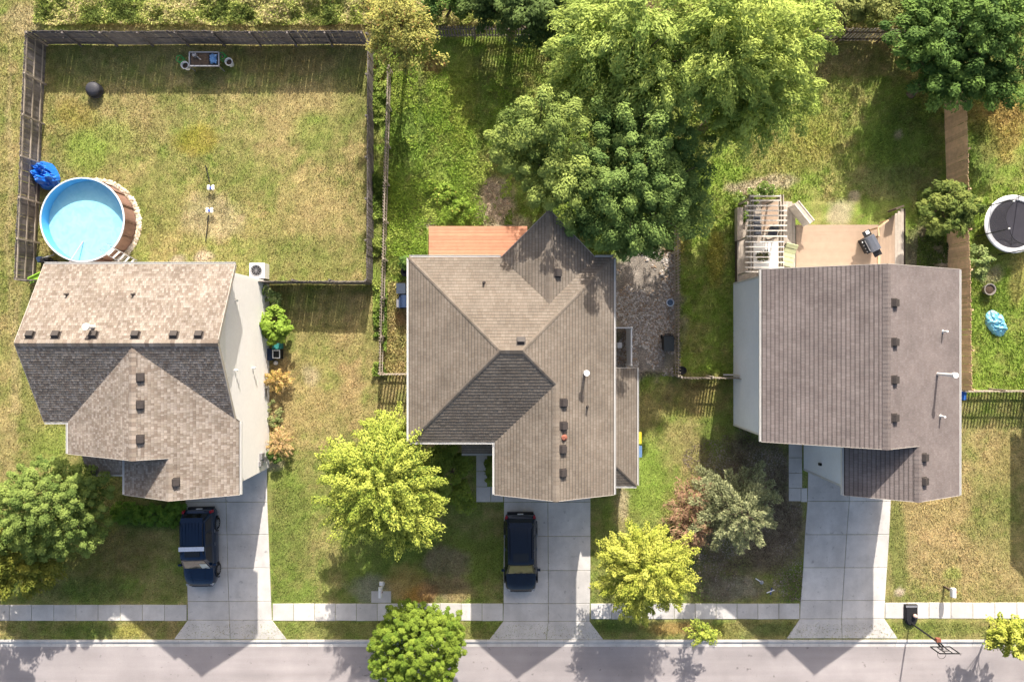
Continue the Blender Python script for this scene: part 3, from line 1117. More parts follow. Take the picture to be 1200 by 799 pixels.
siding(wb, (wx0, -3.75), (-21.95, -3.75), 0, 5.95)
siding(wb, (-21.95, -3.75), (-21.95, -5.35), 0, 5.95)
siding(wb, (-21.95, -5.35), (-19.1, -5.35), 0, 5.95)
siding(wb, (-19.1, -5.35), (-19.1, -7.5), 0, 5.95)
siding(wb, (-19.1, -7.5), (wx1, -7.5), 0, 5.95)
gable_tri(wb, (wx1 + .005, 3.5), (wx1 + .005, -3.75), 6.0, (wx1 + .005, ry, 7.85))
gable_tri(wb, (wx0 - .005, 3.5), (wx0 - .005, -3.75), 6.0, (wx0 - .005, ry, 7.85))
gable_tri(wb, (-21.95, -5.35), (wx1, -5.35), 5.9, (gxr, -5.35, 7.75))
gable_tri(wb, (-19.1, -7.5), (wx1, -7.5), 5.9, (axr, -7.5, 7.1))
wb.build('wall', M_WALL_CREAM, H)
for (y, z) in ((2.0, 4.4), (2.0, 1.5)):
    pass
for x in (-21.5, -18.8, -16.2):
    window(H, (x, 3.5, 4.5), (0, 1), 1.0, 1.3)
window(H, (-18.8, 3.5, 1.5), (0, 1), 1.8, 1.9)
window(H, (-16.8, -7.5, 4.5), (0, -1), 1.5, 1.3)
window(H, (-20.5, -5.35, 4.9), (0, -1), 1.0, 1.2)
garage_door(H, -18.9, -14.85, -7.5)
dr = MB()
dr.box((-20.2, -5.39, 1.05), (.95, .06, 2.05))
dr.build('door', mat('front door paint', (.12, .03, .03), .5), H)
for (x, y) in ((-23.1, -7.1), (-19.75, -7.1)):
    mb = MB()
    mb.box((x, y, 1.45), (.14, .14, 2.9))
    mb.build('porch_post', M_TRIM, H)
# small side wall fittings
for (px, py, z) in ((274, 434, 5.0), (297, 431, 2.6), (274, 352, 5.0)):
    y = P(px, py, z).y
    mb = MB()
    mb.tube([(wx1, y, z), (wx1 + .16, y, z), (wx1 + .16, y, z - .1)], .055, 8)
    mb.build('wall_vent', M_PVC, H)
for (y, z, s) in ((-6.6, 1.3, .34), (-7.0, 1.5, .26), (-6.85, .9, .3)):
    mb = MB()
    mb.box((wx1 + .1, y, z), (.16, s, s * 1.2))
    mb.build('meter_box', M_GREYM, H)
mb = MB()
mb.box((wx1 + .05, -3.0, .6), (.06, .5, .35))
mb.build('wall_grille', M_GREYM, H)

# ================================================================== MIDDLE HOUSE
H2 = thing('house', 'middle house under a hipped brown roof with one dark front slope', 'house', (0, -1.5, 0))
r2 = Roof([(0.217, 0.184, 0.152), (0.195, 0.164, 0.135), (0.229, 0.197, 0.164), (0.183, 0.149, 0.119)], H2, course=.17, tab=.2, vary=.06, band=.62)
ze, xl, xr, yb, yf, gyf = 6.0, -5.19, 5.12, 4.2, -5.08, -7.74
pt = .47
hd = (yb - yf) / 2
ry = (yb + yf) / 2
zr = ze + hd * pt
rx0, rx1 = xl + hd, xr - hd
gl, gr = -.86, 2.13
gz = ze + (xr - gr) * pt
gyv = ry - (gr - rx1)
bx0, bx1 = -.56, 4.2
bxr = (bx0 + bx1) / 2
bz = ze + (bx1 - bxr) * pt
byv = yb - (bx1 - bxr)
bya = 6.39
hipy = ry + (bxr - rx1)
r2.plane([(xl, yf, ze), (rx0, ry, zr), (xl, yb, ze)])
r2.plane([(xl, yf, ze), (gl, yf, ze), (gr, gyv, gz), (rx1, ry, zr), (rx0, ry, zr)])
r2.plane([(rx1, ry, zr), (gr, gyv, gz), (gr, gyf, gz), (xr, gyf, ze), (xr, yb, ze)])
r2.plane([(gr, gyv, gz), (gl, yf, ze), (gl, gyf, ze), (gr, gyf, gz)])
r2.plane([(xl, yb, ze), (rx0, ry, zr), (rx1, ry, zr), (bxr, hipy, zr - (bxr - rx1) * pt), (bxr, byv, bz), (bx0, yb, ze)])
r2.plane([(bxr, byv, bz), (bxr, hipy, zr - (bxr - rx1) * pt), (xr, yb, ze), (bx1, yb, ze)])
r2.plane([(bxr, bya, bz), (bxr, byv, bz), (bx0, yb, ze)])
r2.plane([(bxr, bya, bz), (bx1, yb, ze), (bxr, byv, bz)])
q = .7071
r2.ridge((rx0, ry, zr), (rx1, ry, zr), (0, 1, -pt), (0, -1, -pt))
r2.ridge((xl, yf, ze), (rx0, ry, zr), (-1, 0, -pt), (0, -1, -pt), .13, .92)
r2.ridge((xl, yb, ze), (rx0, ry, zr), (-1, 0, -pt), (0, 1, -pt), .13)
r2.ridge((xr, yb, ze), (rx1, ry, zr), (1, 0, -pt), (0, 1, -pt), .13)
r2.ridge((gr, gyv, gz), (rx1, ry, zr), (1, 0, -pt), (0, -1, -pt), .13)
r2.ridge((gr, gyv, gz), (gr, gyf, gz), (1, 0, -pt), (-1, 0, -pt), .16, .97)
r2.ridge((bxr, byv, bz), (bxr, bya, bz), (1, 0, -pt), (-1, 0, -pt), .16, .95)
# lower side roof
sx0, sx1, sy0, sy1, sz = 4.85, 6.86, -1.48, -7.96, 2.9
st = sz + (sx1 - sx0) * .45
r2.plane([(sx0, sy0, st), (sx0, sy1 + (sx1 - sx0), st), (sx1, sy1, sz), (sx1, sy0, sz)])
r2.plane([(sx0, sy1 + (sx1 - sx0), st), (sx0, sy1, sz), (sx1, sy1, sz)])
r2.ridge((sx1, sy1, sz), (sx0, sy1 + (sx1 - sx0), st), (1, 0, -.45), (0, -1, -.45), .12)
# entry roof
r2.plane([(-2.76, -4.75, 3.6), (-2.76, -6.16, 3.0), (-.6, -6.16, 3.0), (-.6, -4.75, 3.6)])
r2.gutter((-2.76, -6.16, 3.0), (-.6, -6.16, 3.0), (0, -1))
r2.gutter((xl, yb, ze), (xl, yf, ze), (-1, 0))
r2.gutter((xl, yb, ze), (bx0, yb, ze), (0, 1))
r2.gutter((bx1, yb, ze), (xr, yb, ze), (0, 1))
r2.gutter((xl, yf, ze), (gl, yf, ze), (0, -1))
r2.gutter((gl, yf, ze), (gl, gyf, ze), (-1, 0))
r2.gutter((xr, yb, ze), (xr, gyf, ze), (1, 0))
r2.gutter((sx1, sy0, sz), (sx1, sy1, sz), (1, 0))
r2.gutter((sx0, sy1, sz), (sx1, sy1, sz), (0, -1))
r2.rake((bx0, yb, ze), (bxr, bya, bz), (-q, q))
r2.rake((bx1, yb, ze), (bxr, bya, bz), (q, q))
r2.rake((gl, gyf, ze), (gr, gyf, gz), (0, -1))
r2.rake((gr, gyf, gz), (xr, gyf, ze), (0, -1))
r2.rake((sx0, sy0, st), (sx1, sy0, sz), (0, 1))
rf = r2.finish()
zrt = lambda x: ze + (xr - x) * pt
for (px, py) in ((660, 472), (660, 499), (659, 526.5), (659, 554)):
    p = P(px, py, 7.3)
    roof_vent(rf, (p.x, p.y, zrt(p.x)), (1, 0, -pt), 0)
p = P(610.5, 400, 8.0)
roof_vent(rf, (p.x, p.y, zr - (p.y - ry) * pt), (0, 1, -pt), 0)
p = P(653, 320, 6.9)
roof_vent(rf, (p.x, p.y, bz - abs(p.x - bxr) * pt), (1, 0, -pt), 0)
p = P(685, 436, 6.6)
pipe(rf, (p.x, p.y, zrt(p.x)), .75, .08, 'flue_pipe', cap=True)
p = P(688, 476, 6.6)
pipe(rf, (p.x, p.y, zrt(p.x)), .3, .045, m=M_VENT)
p = P(660.5, 513, 7.3)
pipe(rf, (p.x, p.y, zrt(p.x)), .14, .09, 'copper_vent', m=M_BRICKR)
p = P(567, 331, 6.8)
pipe(rf, (p.x, p.y, ze + (yb - p.y) * pt), .25, .05, m=M_VENT)
wb = MB()
a0, a1, b1 = xl + .35, xr - .35, yb - .35
siding(wb, (a1, -7.4), (a1, b1), 0, 5.95)
siding(wb, (a1, b1), (3.9, b1), 0, 5.95)
siding(wb, (3.9, b1), (bxr, bya - .45), 0, 5.95)
siding(wb, (bxr, bya - .45), (-.25, b1), 0, 5.95)
siding(wb, (-.25, b1), (a0, b1), 0, 5.95)
siding(wb, (a0, b1), (a0, yf + .35), 0, 5.95)
siding(wb, (a0, yf + .35), (-.5, yf + .35), 0, 5.95)
siding(wb, (-.5, yf + .35), (-.5, -7.4), 0, 5.95)
siding(wb, (-.5, -7.4), (a1, -7.4), 0, 5.95)
gable_tri(wb, (-.5, -7.4), (a1, -7.4), 5.9, (gr, -7.4, gz - .22))
siding(wb, (6.55, -7.6), (6.55, -1.7), 0, 2.85)
siding(wb, (6.55, -1.7), (a1, -1.7), 0, 2.85)
siding(wb, (a1, -7.6), (6.55, -7.6), 0, 2.85)
gable_tri(wb, (a1, -1.7), (6.55, -1.7), 2.8, (a1, -1.7, 3.55))
wb.build('wall', M_WALL_CREAM, H2)
window(H2, (-3.2, yf + .35, 4.5), (0, -1), 1.6, 1.4)
window(H2, (-3.8, yf + .35, 1.5), (0, -1), 1.6, 1.5)
window(H2, (2.1, -7.4, 4.6), (0, -1), 1.6, 1.3)
window(H2, (-2.6, b1, 4.5), (0, 1), 1.2, 1.3)
window(H2, (-2.6, b1, 1.3), (0, 1), 1.8, 2.0)
for y in (1.5, -2.5):
    window(H2, (a0, y, 4.5), (-1, 0), 1.0, 1.3)
    window(H2, (a1, y + .8, 4.5), (1, 0), 1.0, 1.3)
garage_door(H2, -.1, 4.4, -7.4)
mb = MB()
mb.box((-1.6, yf + .31, 1.05), (.95, .06, 2.05))
mb.build('door', mat('dark green door paint', (.03, .06, .05), .5), H2)
for x in (-2.6,):
    mb = MB()
    mb.box((x, -6.0, 1.45), (.14, .14, 2.9))
    mb.build('porch_post', M_TRIM, H2)
mb = MB()
p = P(741, 556, 2.75)
mb.tube([(6.9, p.y, 2.75), (6.95, p.y, 2.5), (6.65, p.y, 2.3), (6.65, p.y, .25), (7.35, p.y - .2, .1)], .05, 6)
mb.build('downspout', M_TRIM, H2)

# ================================================================== RIGHT HOUSE
H3 = thing('house', 'right house with grey-mauve shingles and a ridge running to the street', 'house', (17.7, -2, 0))
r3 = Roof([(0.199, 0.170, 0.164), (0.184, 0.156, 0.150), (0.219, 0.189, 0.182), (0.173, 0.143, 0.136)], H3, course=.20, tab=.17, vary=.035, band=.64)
ze, xl, xr, yb, yf = 5.8, 12.68, 22.68, 3.62, -5.1
xm = 17.68
pt = .49
zr = ze + 5.0 * pt
ax0, axr, ay = 16.86, 19.77, -7.82
az = ze + (xr - axr) * pt
r3.plane([(xl, yb, ze), (xm, yb, zr), (xm, yf, zr), (xl, yf, ze)])
r3.course = .13
r3.band = .95
r3.plane([(xm, yb, zr), (xm, yf, zr), (axr, yf, az), (xr, yf, ze), (xr, yb, ze)])
r3.plane([(axr, yf, az), (axr, ay, az), (xr, ay, ze), (xr, yf, ze)])
r3.course = .20
r3.band = .64
r3.plane([(axr, yf, az), (ax0, yf, ze), (ax0, ay, ze), (axr, ay, az)])
r3.ridge((xm, yb, zr), (xm, yf, zr), (1, 0, -pt), (-1, 0, -pt), .2, .82)
r3.ridge((axr, yf - .02, az), (axr, ay, az), (1, 0, -pt), (-1, 0, -pt), .18, .85)
r3.gutter((xl, yb, ze), (xl, yf, ze), (-1, 0))
r3.gutter((xr, yb, ze), (xr, ay, ze), (1, 0))
r3.gutter((ax0, yf - .05, ze), (ax0, ay, ze), (-1, 0))
r3.rake((xl, yb, ze), (xm, yb, zr), (0, 1))
r3.rake((xm, yb, zr), (xr, yb, ze), (0, 1))
r3.rake((xl, yf, ze), (xm, yf, zr), (0, -1))
r3.rake((xm, yf, zr), (axr, yf, az), (0, -1))
r3.rake((ax0, ay, ze), (axr, ay, az), (0, -1))
r3.rake((axr, ay, az), (xr, ay, ze), (0, -1))
rf = r3.finish()
zrt = lambda x: ze + (xr - x) * pt
for (px, py) in ((1047, 355), (1047, 401), (1047, 445), (1047, 489.5), (1083, 536), (1083, 564)):
    z = 8.0 if px < 1060 else 7.1
    p = P(px, py, z)
    roof_vent(rf, (p.x, p.y, zrt(p.x)), (1, 0, -pt), 0)
p = P(1097, 438, 6.5)
pipe(rf, (p.x, p.y, zrt(p.x)), 1.25, .075, 'flue_pipe', cap=True)
for (px, py) in ((1103, 388.5), (1099, 487)):
    p = P(px, py, 6.3)
    pipe(rf, (p.x, p.y, zrt(p.x)), .4, .05)
wb = MB()
a0, a1 = 13.18, 22.25
siding(wb, (a0, yb - .25), (a0, -4.95), 0, 5.75)
siding(wb, (a0, -4.95), (17.35, -4.95), 0, 5.75)
siding(wb, (17.35, -4.95), (17.35, -7.6), 0, 5.75)
siding(wb, (17.35, -7.6), (a1, -7.6), 0, 5.75)
siding(wb, (a1, -7.6), (a1, yb - .25), 0, 5.75)
siding(wb, (a1, yb - .25), (a0, yb - .25), 0, 5.75)
gable_tri(wb, (a1, yb - .25), (a0, yb - .25), 5.7, (xm, yb - .25, zr - .25))
gable_tri(wb, (a0, -4.95), (a1, -4.95), 5.7, (xm, -4.95, zr - .25))
gable_tri(wb, (17.35, -7.6), (a1, -7.6), 5.7, (axr, -7.6, az - .25))
wb.build('wall', M_WALL_GREY, H3)
for (x, y) in ((a0, -4.95), (17.35, -7.6), (a0, yb - .25)):
    MB().box((x - .01, y + (.03 if y > 0 else -.01), 2.87), (.1, .1, 5.72)).build('corner_trim', M_TRIM, H3)
window(H3, (15.2, -4.95, 4.4), (0, -1), 1.5, 1.4)
window(H3, (15.2, -4.95, 1.5), (0, -1), 1.5, 1.5)
window(H3, (20, -7.6, 4.4), (0, -1), 1.6, 1.3)
for x in (15, 18, 20.6):
    window(H3, (x, yb - .25, 4.4), (0, 1), 1.0, 1.3)
for y in (1.5, -2.5):
    window(H3, (a1, y, 4.4), (1, 0), 1.0, 1.3)
garage_door(H3, 17.8, 21.9, -7.6)
mb = MB()
mb.box((16.8, -4.99, 1.05), (.95, .06, 2.05))
mb.build('door', mat('white door paint', (.6, .6, .58), .5), H3)
downspout(H3, a0, -2.0, 1.2, (-1, 0))
mb = MB()
mb.box((17.28, -6.9, 2.2), (.14, .14, .22))
mb.build('wall_lamp', M_DARKM, H3)

# ================================================================== neighbour beyond the right edge (casts the shade on the last lawn)
H4 = thing('house', 'neighbouring house past the right edge of the lawns', 'house', (36, 0, 0))
r4 = Roof([(.33, .27, .22), (.30, .25, .2)], H4, course=.3, tab=.6)
r4.plane([(31.1, -3.9, 5.8), (31.1, 3.85, 5.8), (35.8, 3.85, 8.1), (35.8, -3.9, 8.1)])
r4.plane([(40.5, -3.9, 5.8), (40.5, 3.85, 5.8), (35.8, 3.85, 8.1), (35.8, -3.9, 8.1)])
r4.ridge((35.8, 3.85, 8.1), (35.8, -3.9, 8.1), (1, 0, -.49), (-1, 0, -.49))
r4.gutter((31.1, -3.9, 5.8), (31.1, 3.85, 5.8), (-1, 0))
r4.finish()
wb = MB()
siding(wb, (31.6, 3.5), (31.6, -3.6), 0, 5.75)
siding(wb, (31.6, -3.6), (40, -3.6), 0, 5.75)
siding(wb, (40, -3.6), (40, 3.5), 0, 5.75)
siding(wb, (40, 3.5), (31.6, 3.5), 0, 5.75)
gable_tri(wb, (31.6, -3.6), (40, -3.6), 5.7, (35.8, -3.6, 7.9))
gable_tri(wb, (40, 3.5), (31.6, 3.5), 5.7, (35.8, 3.5, 7.9))
wb.build('wall', M_WALL_CREAM, H4)
window(H4, (31.6, 1, 4.4), (-1, 0), 1, 1.3)

# ------------------------------------------------------------------ fences
PM = {}


def picket_mesh(wd, ht, m, ear=True):
    k = (wd, ht, m.name)
    if k not in PM:
        mb = MB()
        t = .02
        e = wd * .28 if ear else 0
        pr = [(-wd / 2, 0.03), (wd / 2, 0.03), (wd / 2, ht - e), (wd / 2 - e, ht), (-wd / 2 + e, ht), (-wd / 2, ht - e)] if ear else \
            [(-wd / 2, 0.03), (wd / 2, 0.03), (wd / 2, ht), (-wd / 2, ht)]
        n = len(pr)
        for y in (-t / 2, t / 2):
            for (x, z) in pr:
                mb.v.append((x, y, z))
        mb.f.append(tuple(range(n)))
        mb.f.append(tuple(range(n, 2 * n))[::-1])
        for i in range(n):
            j = (i + 1) % n
            mb.f.append((j, i, n + i, n + j))
        PM[k] = mb.mesh('picket', m)
    return PM[k]


def fence(a, b, ht, label, m, pitch=.15, wd=.122, rails=(.25, .9, 1.55), side=1, psp=2.3, post=.09, lean=.0, mrail=None, wob=.02, endpost=True):
    """a,b photo pixels of the fence's foot; rails and posts stand on the left of a->b when side=1"""
    A, B = P(*a), P(*b)
    d = B - A
    L = d.length
    rz = math.atan2(d.y, d.x)
    f = thing('fence', label, 'fence', A, rz)
    me = picket_mesh(wd, ht, m)
    n = int(L / pitch)
    r = random.Random(int(abs(A.x * 100 + B.y * 77)))
    for i in range(n):
        o = link('picket', me, f, ((i + .5) * L / n, r.uniform(-.006, .006) + wob * math.sin(i * .13), 0))
        o.scale = (1, 1, 1 + r.uniform(-.012, .012))
        o.rotation_euler = (lean + r.uniform(-.012, .012), r.uniform(-.012, .012), 0)
    k = max(1, round(L / psp))
    pm = MB().box((0, 0, (ht + .02) / 2), (post, post, ht + .02)).mesh('post', mrail or m)
    for i in range(k + 1 if endpost else k):
        link('post', pm, f, (min(max(i * L / k, post / 2), L - post / 2), side * (.04 + .012 + post / 2), 0))
    rm = MB().box((L / k / 2, 0, 0), (L / k - .004, .038, .085)).mesh('rail', mrail or m)
    for i in range(k):
        for z in rails:
            link('rail', rm, f, (i * L / k, side * .032, z + r.uniform(-.01, .01)))
    return f


FH = 1.77
fence((54, 52.5), (432, 52.5), FH, 'tall grey weathered fence along the back of the pool yard', M_FGREY, .152, .147, (.3, .95, 1.6), -1, 2.08)
fence((42, 331), (54, 53), FH, 'tall grey weathered fence on the left side of the pool yard', M_FGREY, .152, .147, (.3, .95, 1.6), -1, 2.2, mrail=M_FPALE)  # paler rails and posts: sunlit rail tops put into the timber colour
fence((438.5, 54), (437.5, 333), FH, 'grey fence on the right side of the pool yard', M_FGREY, .152, .13, (.3, .95, 1.6), -1, 2.3)
fence((312, 333), (437, 333), FH, 'grey fence between the left house and its side fence corner', M_FGREY, .15, .142, (.3, .95, 1.6), 1, 2.3)
fence((43, 331.5), (143, 331.5), FH, 'short grey fence behind the left house by the pool', M_FGREY, .15, .125, (.3, .95, 1.6), 1, 2.3)
fence((458, 86), (448.5, 438), 1.3, 'low pale picket fence along the left of the middle yard', M_FPALE, .17, .085, (.3, 1.05), 1, 2.33, mrail=M_FPALE)
fence((448.5, 438), (482, 438), 1.42, 'short picket fence joining the middle house on its left', M_FPALE, .17, .085, (.35, 1.1), 1, 1.7)
fence((512, 44), (690, 44), 1.4, 'grey picket fence at the back of the middle yard under trees', M_FGREY, .17, .085, (.35, 1.1), -1, 2.2)
fence((789.5, 250), (790.5, 440), 1.4, 'picket fence between the gravel strip and the right yard', M_FPALE, .17, .075, (.35, 1.1), -1, 2.3)
fence((791, 442), (864, 442.5), 1.42, 'low picket fence between the gravel strip and the right house', M_FPALE, .17, .085, (.4, 1.0), 1, 1.9)
fence((930, 48.5), (1075, 48.5), 1.6, 'brown slatted fence at the back of the right yard', M_FPALE, .2, .12, (.35, 1.2), -1, 2.3, mrail=M_FDARK)
fence((1113, 455), (1106, 95), 1.98, 'tall brown board fence on the right side of the right yard', M_FBROWN, .15, .144, (.3, 1.0, 1.7), -1, 2.35)
fence((1116, 457.5), (1330, 457.5), 1.4, 'open picket fence right of the right house', M_FPALE, .185, .09, (.4, 1.0), 1, 2.3)

# white vinyl screen beside the middle house
sc_ = thing('screen_fence', 'white vinyl privacy screen beside the middle house', 'fence', (6.6, -.6, 0))
zt = 1.85
xa = P(740, 0, zt).x
yt, ybm = P(0, 384, zt).y, P(0, 428, zt).y
ym = (yt + ybm) / 2
for (y0, y1, bow) in ((yt, ym - .02, 0), (ym - .04, ybm, .04)):
    mb = MB()
    k = 9
    for i in range(k):
        t0, t1 = lerp(y0, y1, i / k), lerp(y0, y1, (i + 1) / k) + .006
        mb.box((xa + .01 + bow * math.sin(i / k * 3.14), (t0 + t1) / 2, .93), (.03, abs(t1 - t0), 1.7))
    mb.build('panel', M_WHITE, sc_)
for y in (yt, ym, ybm):
    mb = MB()
    mb.box((xa, y, .95), (.1, .1, 1.9))
    mb.lathe((xa, y, 1.9), [(.075, 0), (.075, .02), (0, .07)], 4)
    mb.build('post', M_WHITE, sc_)
mb = MB()
mb.box((xa, (yt + ym) / 2, zt), (.07, abs(yt - ym) - .1, .06))
mb.box((xa, (ym + ybm) / 2, zt), (.07, abs(ybm - ym) - .1, .06))
mb.build('rail', M_WHITE, sc_)
mb = MB()
mb.box(((xa + 4.8) / 2, yt, zt), (xa - 4.9, .06, .09))
mb.box(((xa + 4.8) / 2, yt, .93), (xa - 4.9, .03, 1.7))
mb.build('back_panel', M_WHITE, sc_)
ub = thing('utility_box', 'small white utility box inside the vinyl screen', 'box', (6.25, -.25, 0))
MB().box((6.25, -.25, .45), (.2, .28, .9)).build('case', M_WHITE, ub)
MB().box((6.25, -.25, .915), (.24, .32, .03)).build('lid', M_WHITE, ub)

# ------------------------------------------------------------------ pool yard things
pc = P(96, 257.5, 1.3)
PR = 49.6 * (HC - 1.3) / FP
pool = thing('swimming_pool', 'round above ground pool with pale blue water and brown sides', 'pool', (pc.x, pc.y, 0))
NP = 16
pm_ = None
for i in range(NP):
    a0_, a1_ = 2 * math.pi * i / NP, 2 * math.pi * (i + 1) / NP
    mb = MB()
    k = 4
    for j in range(k):
        b0, b1 = lerp(a0_ + .012, a1_ - .012, j / k), lerp(a0_ + .012, a1_ - .012, (j + 1) / k)
        for ra, zz in (((PR - .05, PR - .05), (.02, 1.22)),):
            mb.quad((ra[0] * math.cos(b0), ra[0] * math.sin(b0), zz[0]), (ra[0] * math.cos(b1), ra[0] * math.sin(b1), zz[0]),
                    (ra[0] * math.cos(b1), ra[0] * math.sin(b1), zz[1]), (ra[0] * math.cos(b0), ra[0] * math.sin(b0), zz[1]))
    mb.local('wall_panel', M_POOLW, pool)
    up = MB()
    up.box(((PR - .02) * math.cos(a0_), (PR - .02) * math.sin(a0_), .63), (.07, .1, 1.22), a0_)
    up.local('upright', M_POOLU, pool)
MB().lathe((0, 0, 0), [(PR - .065, 1.29), (PR - .065, .3)], 64).local('liner', M_LINER, pool, True)
rim = MB()
rim.lathe((0, 0, 0), [(PR - .07, 1.25), (PR - .07, 1.3), (PR, 1.3), (PR + .01, 1.25), (PR - .04, 1.22)], 64)
rim.local('rim', mat('pale blue grey rim', (.60, .68, .76), .4, .08), pool, True)
wm = MB()
wm.quad(*[((PR - .07) * math.cos(2 * math.pi * i / 64), (PR - .07) * math.sin(2 * math.pi * i / 64), .62) for i in range(64)])
wm.local('water', M_WATER, pool)
# leaf pole resting across the rim
pl = thing('pool_pole', 'thin pinkish pole leaning over the pool rim', 'pole', P(85, 300, 1.3))
a, b = P(97.5, 283, .66), P(79, 311, 1.36)
MB().tube([a, b], .03, 7).build('shaft', mat('pink grey pole', (.42, .30, .33), .4), pl, True)
MB().tube([b, b + (b - a).normalized() * .25], .04, 7).build('grip', M_BLACK, pl, True)
# white stones round the pool
rs = np.random.default_rng(3)


def stones(name, pts, size, cols, parent=None, **kw):
    n = len(pts)
    base = np.array([(-1, -1, 0), (1, -1, 0), (1, 1, 0), (-1, 1, 0), (-.6, -.5, .8), (.6, -.6, .9), (.55, .6, .75), (-.5, .55, .85)], float) * .5
    q = np.array([(4, 5, 6, 7), (0, 1, 5, 4), (1, 2, 6, 5), (2, 3, 7, 6), (3, 0, 4, 7)])
    V = np.repeat(base[None], n, 0) * (1 + rs.normal(size=(n, 8, 3)) * .16)
    s = (size * (.55 + .9 * rs.random(n)))[:, None, None]
    V = V * s * np.array([1.2, 1, .8])
    a = rs.random(n) * 6.28
    ca, sa = np.cos(a)[:, None], np.sin(a)[:, None]
    x = V[..., 0] * ca - V[..., 1] * sa
    y = V[..., 0] * sa + V[..., 1] * ca
    V = np.stack([x, y, V[..., 2]], -1) + np.asarray(pts)[:, None, :]
    F = (q[None] + np.arange(n)[:, None, None] * 8).reshape(-1, 4)
    c = np.repeat(np.asarray(cols)[rs.integers(0, len(cols), n)] * (.75 + .5 * rs.random((n, 1))), 5, 0)
    return tag(link(name, np_mesh(name, V.reshape(-1, 3), F, M_STONE, c), parent), **kw)


ang = rs.random(1500) * 2 * math.pi
rad = PR + .02 + .18 * rs.random(1500)
stones('pebble_ring', np.stack([pc.x + rad * np.cos(ang), pc.y + rad * np.sin(ang), np.full(1500, .0)], 1), .14, [(.50, .44, .34), (.42, .34, .24), (.58, .53, .46)],
       label='ring of pale pebbles around the foot of the pool', kind='stuff')
# ladder
ld = thing('pool_ladder', 'grey ladder against the lower right of the pool', 'ladder', P(136, 302, .5))
c0 = Vector((pc.x, pc.y, 0))
u = Vector((.68, -.73, 0)).normalized()
s = Vector((-u.y, u.x, 0))
A = c0 + u * (PR + .02) + Vector((0, 0, 1.5))
B = c0 + u * (PR + .85) + Vector((0, 0, .02))
for k in (-1, 1):
    mb = MB()
    mb.tube([A + s * .27 * k, B + s * .3 * k], .03, 7)
    mb.tube([A + s * .27 * k, A + s * .27 * k + Vector((0, 0, .35)), A + s * .27 * k - u * .25 + Vector((0, 0, .3)), A + s * .27 * k - u * .3 - Vector((0, 0, .3))], .022, 7)
    mb.build('side_rail', M_GREYM, ld, True)
for i in range(5):
    p = A.lerp(B, (i + .5) / 5)
    MB().beam(p - s * .27, p + s * .27, .09, .04).build('rung', M_WHITE, ld)
# pump
pu = thing('pool_pump', 'black pool pump with hoses at the lower left of the pool', 'pump', P(58, 306))
p = P(58, 306)
MB().lathe((p.x, p.y, 0), [(.0, .62), (.16, .6), (.2, .5), (.2, .06), (.24, .05), (.24, 0)], 16).build('tank', M_BLACK, pu, True)
MB().tube([p + Vector((.2, 0, .2)), p + Vector((.5, -.1, .22)), p + Vector((.6, -.05, .2))], .1, 10).build('motor', M_DARKM, pu, True)
MB().tube([p + Vector((0, .1, .6)), p + Vector((.3, .15, .75)), p + Vector((.6, .3, .5)), p + Vector((.8, .35, .8))], .035, 7).build('hose', M_GREYM, pu, True)
MB().box((p.x - .3, p.y + .05, .25), (.25, .3, .5), .4).build('crate', M_NAVY, pu)
fl = thing('pool_float', 'small dark blue toy at the foot of the pool wall', 'toy', P(143.5, 280, .5))
MB().lathe(tuple(P(143.5, 280, .55)), [(0, .1), (.12, .08), (.16, 0), (.1, -.1), (0, -.12)], 12).build('ball', M_BLUEH, fl, True)


def crumple(name, label, cat, cx, cy, rx, ry, h, m, seed, yaw=0, spikes=1.0, lob=None):
    r = np.random.default_rng(seed)
    n = 44
    V = []
    for j in range(n + 1):
        for i in range(n + 1):
            u, v = i / n * 2 - 1, j / n * 2 - 1
            rr = min(1, math.hypot(u, v))
            V.append((u, v, 0))
    V = np.array(V)
    U, Vv = V[:, 0], V[:, 1]
    edge = np.clip(1 - np.maximum(abs(U), abs(Vv)) ** 3, 0, 1)
    z = h * edge * (.25 + .7 * abs(vnoise(U, Vv, 1.7, seed) - .5) * 2 + .8 * abs(vnoise(U, Vv, 3.7, seed + 1) - .5) * spikes + 1.1 * abs(vnoise(U, Vv, 5, seed + 2) - .5) + .9 * abs(vnoise(U * .8 + Vv * .6, Vv * .8 - U * .6, 8, seed + 3) - .5)) + .015
    x = U * rx * (1 - .22 * vnoise(U, Vv, 1.5, seed + 5)) + .08 * (vnoise(U, Vv, 4, seed + 6) - .5)
    y = Vv * ry * (1 - .25 * vnoise(U, Vv, 1.6, seed + 7)) + .08 * (vnoise(U, Vv, 4, seed + 8) - .5)
    rot = (abs(U) * abs(Vv)) ** 2 * .35
    x, y = x * (1 - rot), y * (1 - rot)
    c, s = math.cos(yaw), math.sin(yaw)
    W_ = np.stack([x * c - y * s, x * s + y * c, z], 1)
    idx = np.arange((n + 1) ** 2).reshape(n + 1, n + 1)
    F = np.stack([idx[:-1, :-1], idx[:-1, 1:], idx[1:, 1:], idx[1:, :-1]], -1).reshape(-1, 4)
    o = link(name, np_mesh(name, W_, F, m))
    o.location = (cx, cy, 0)
    return tag(o, label, cat)


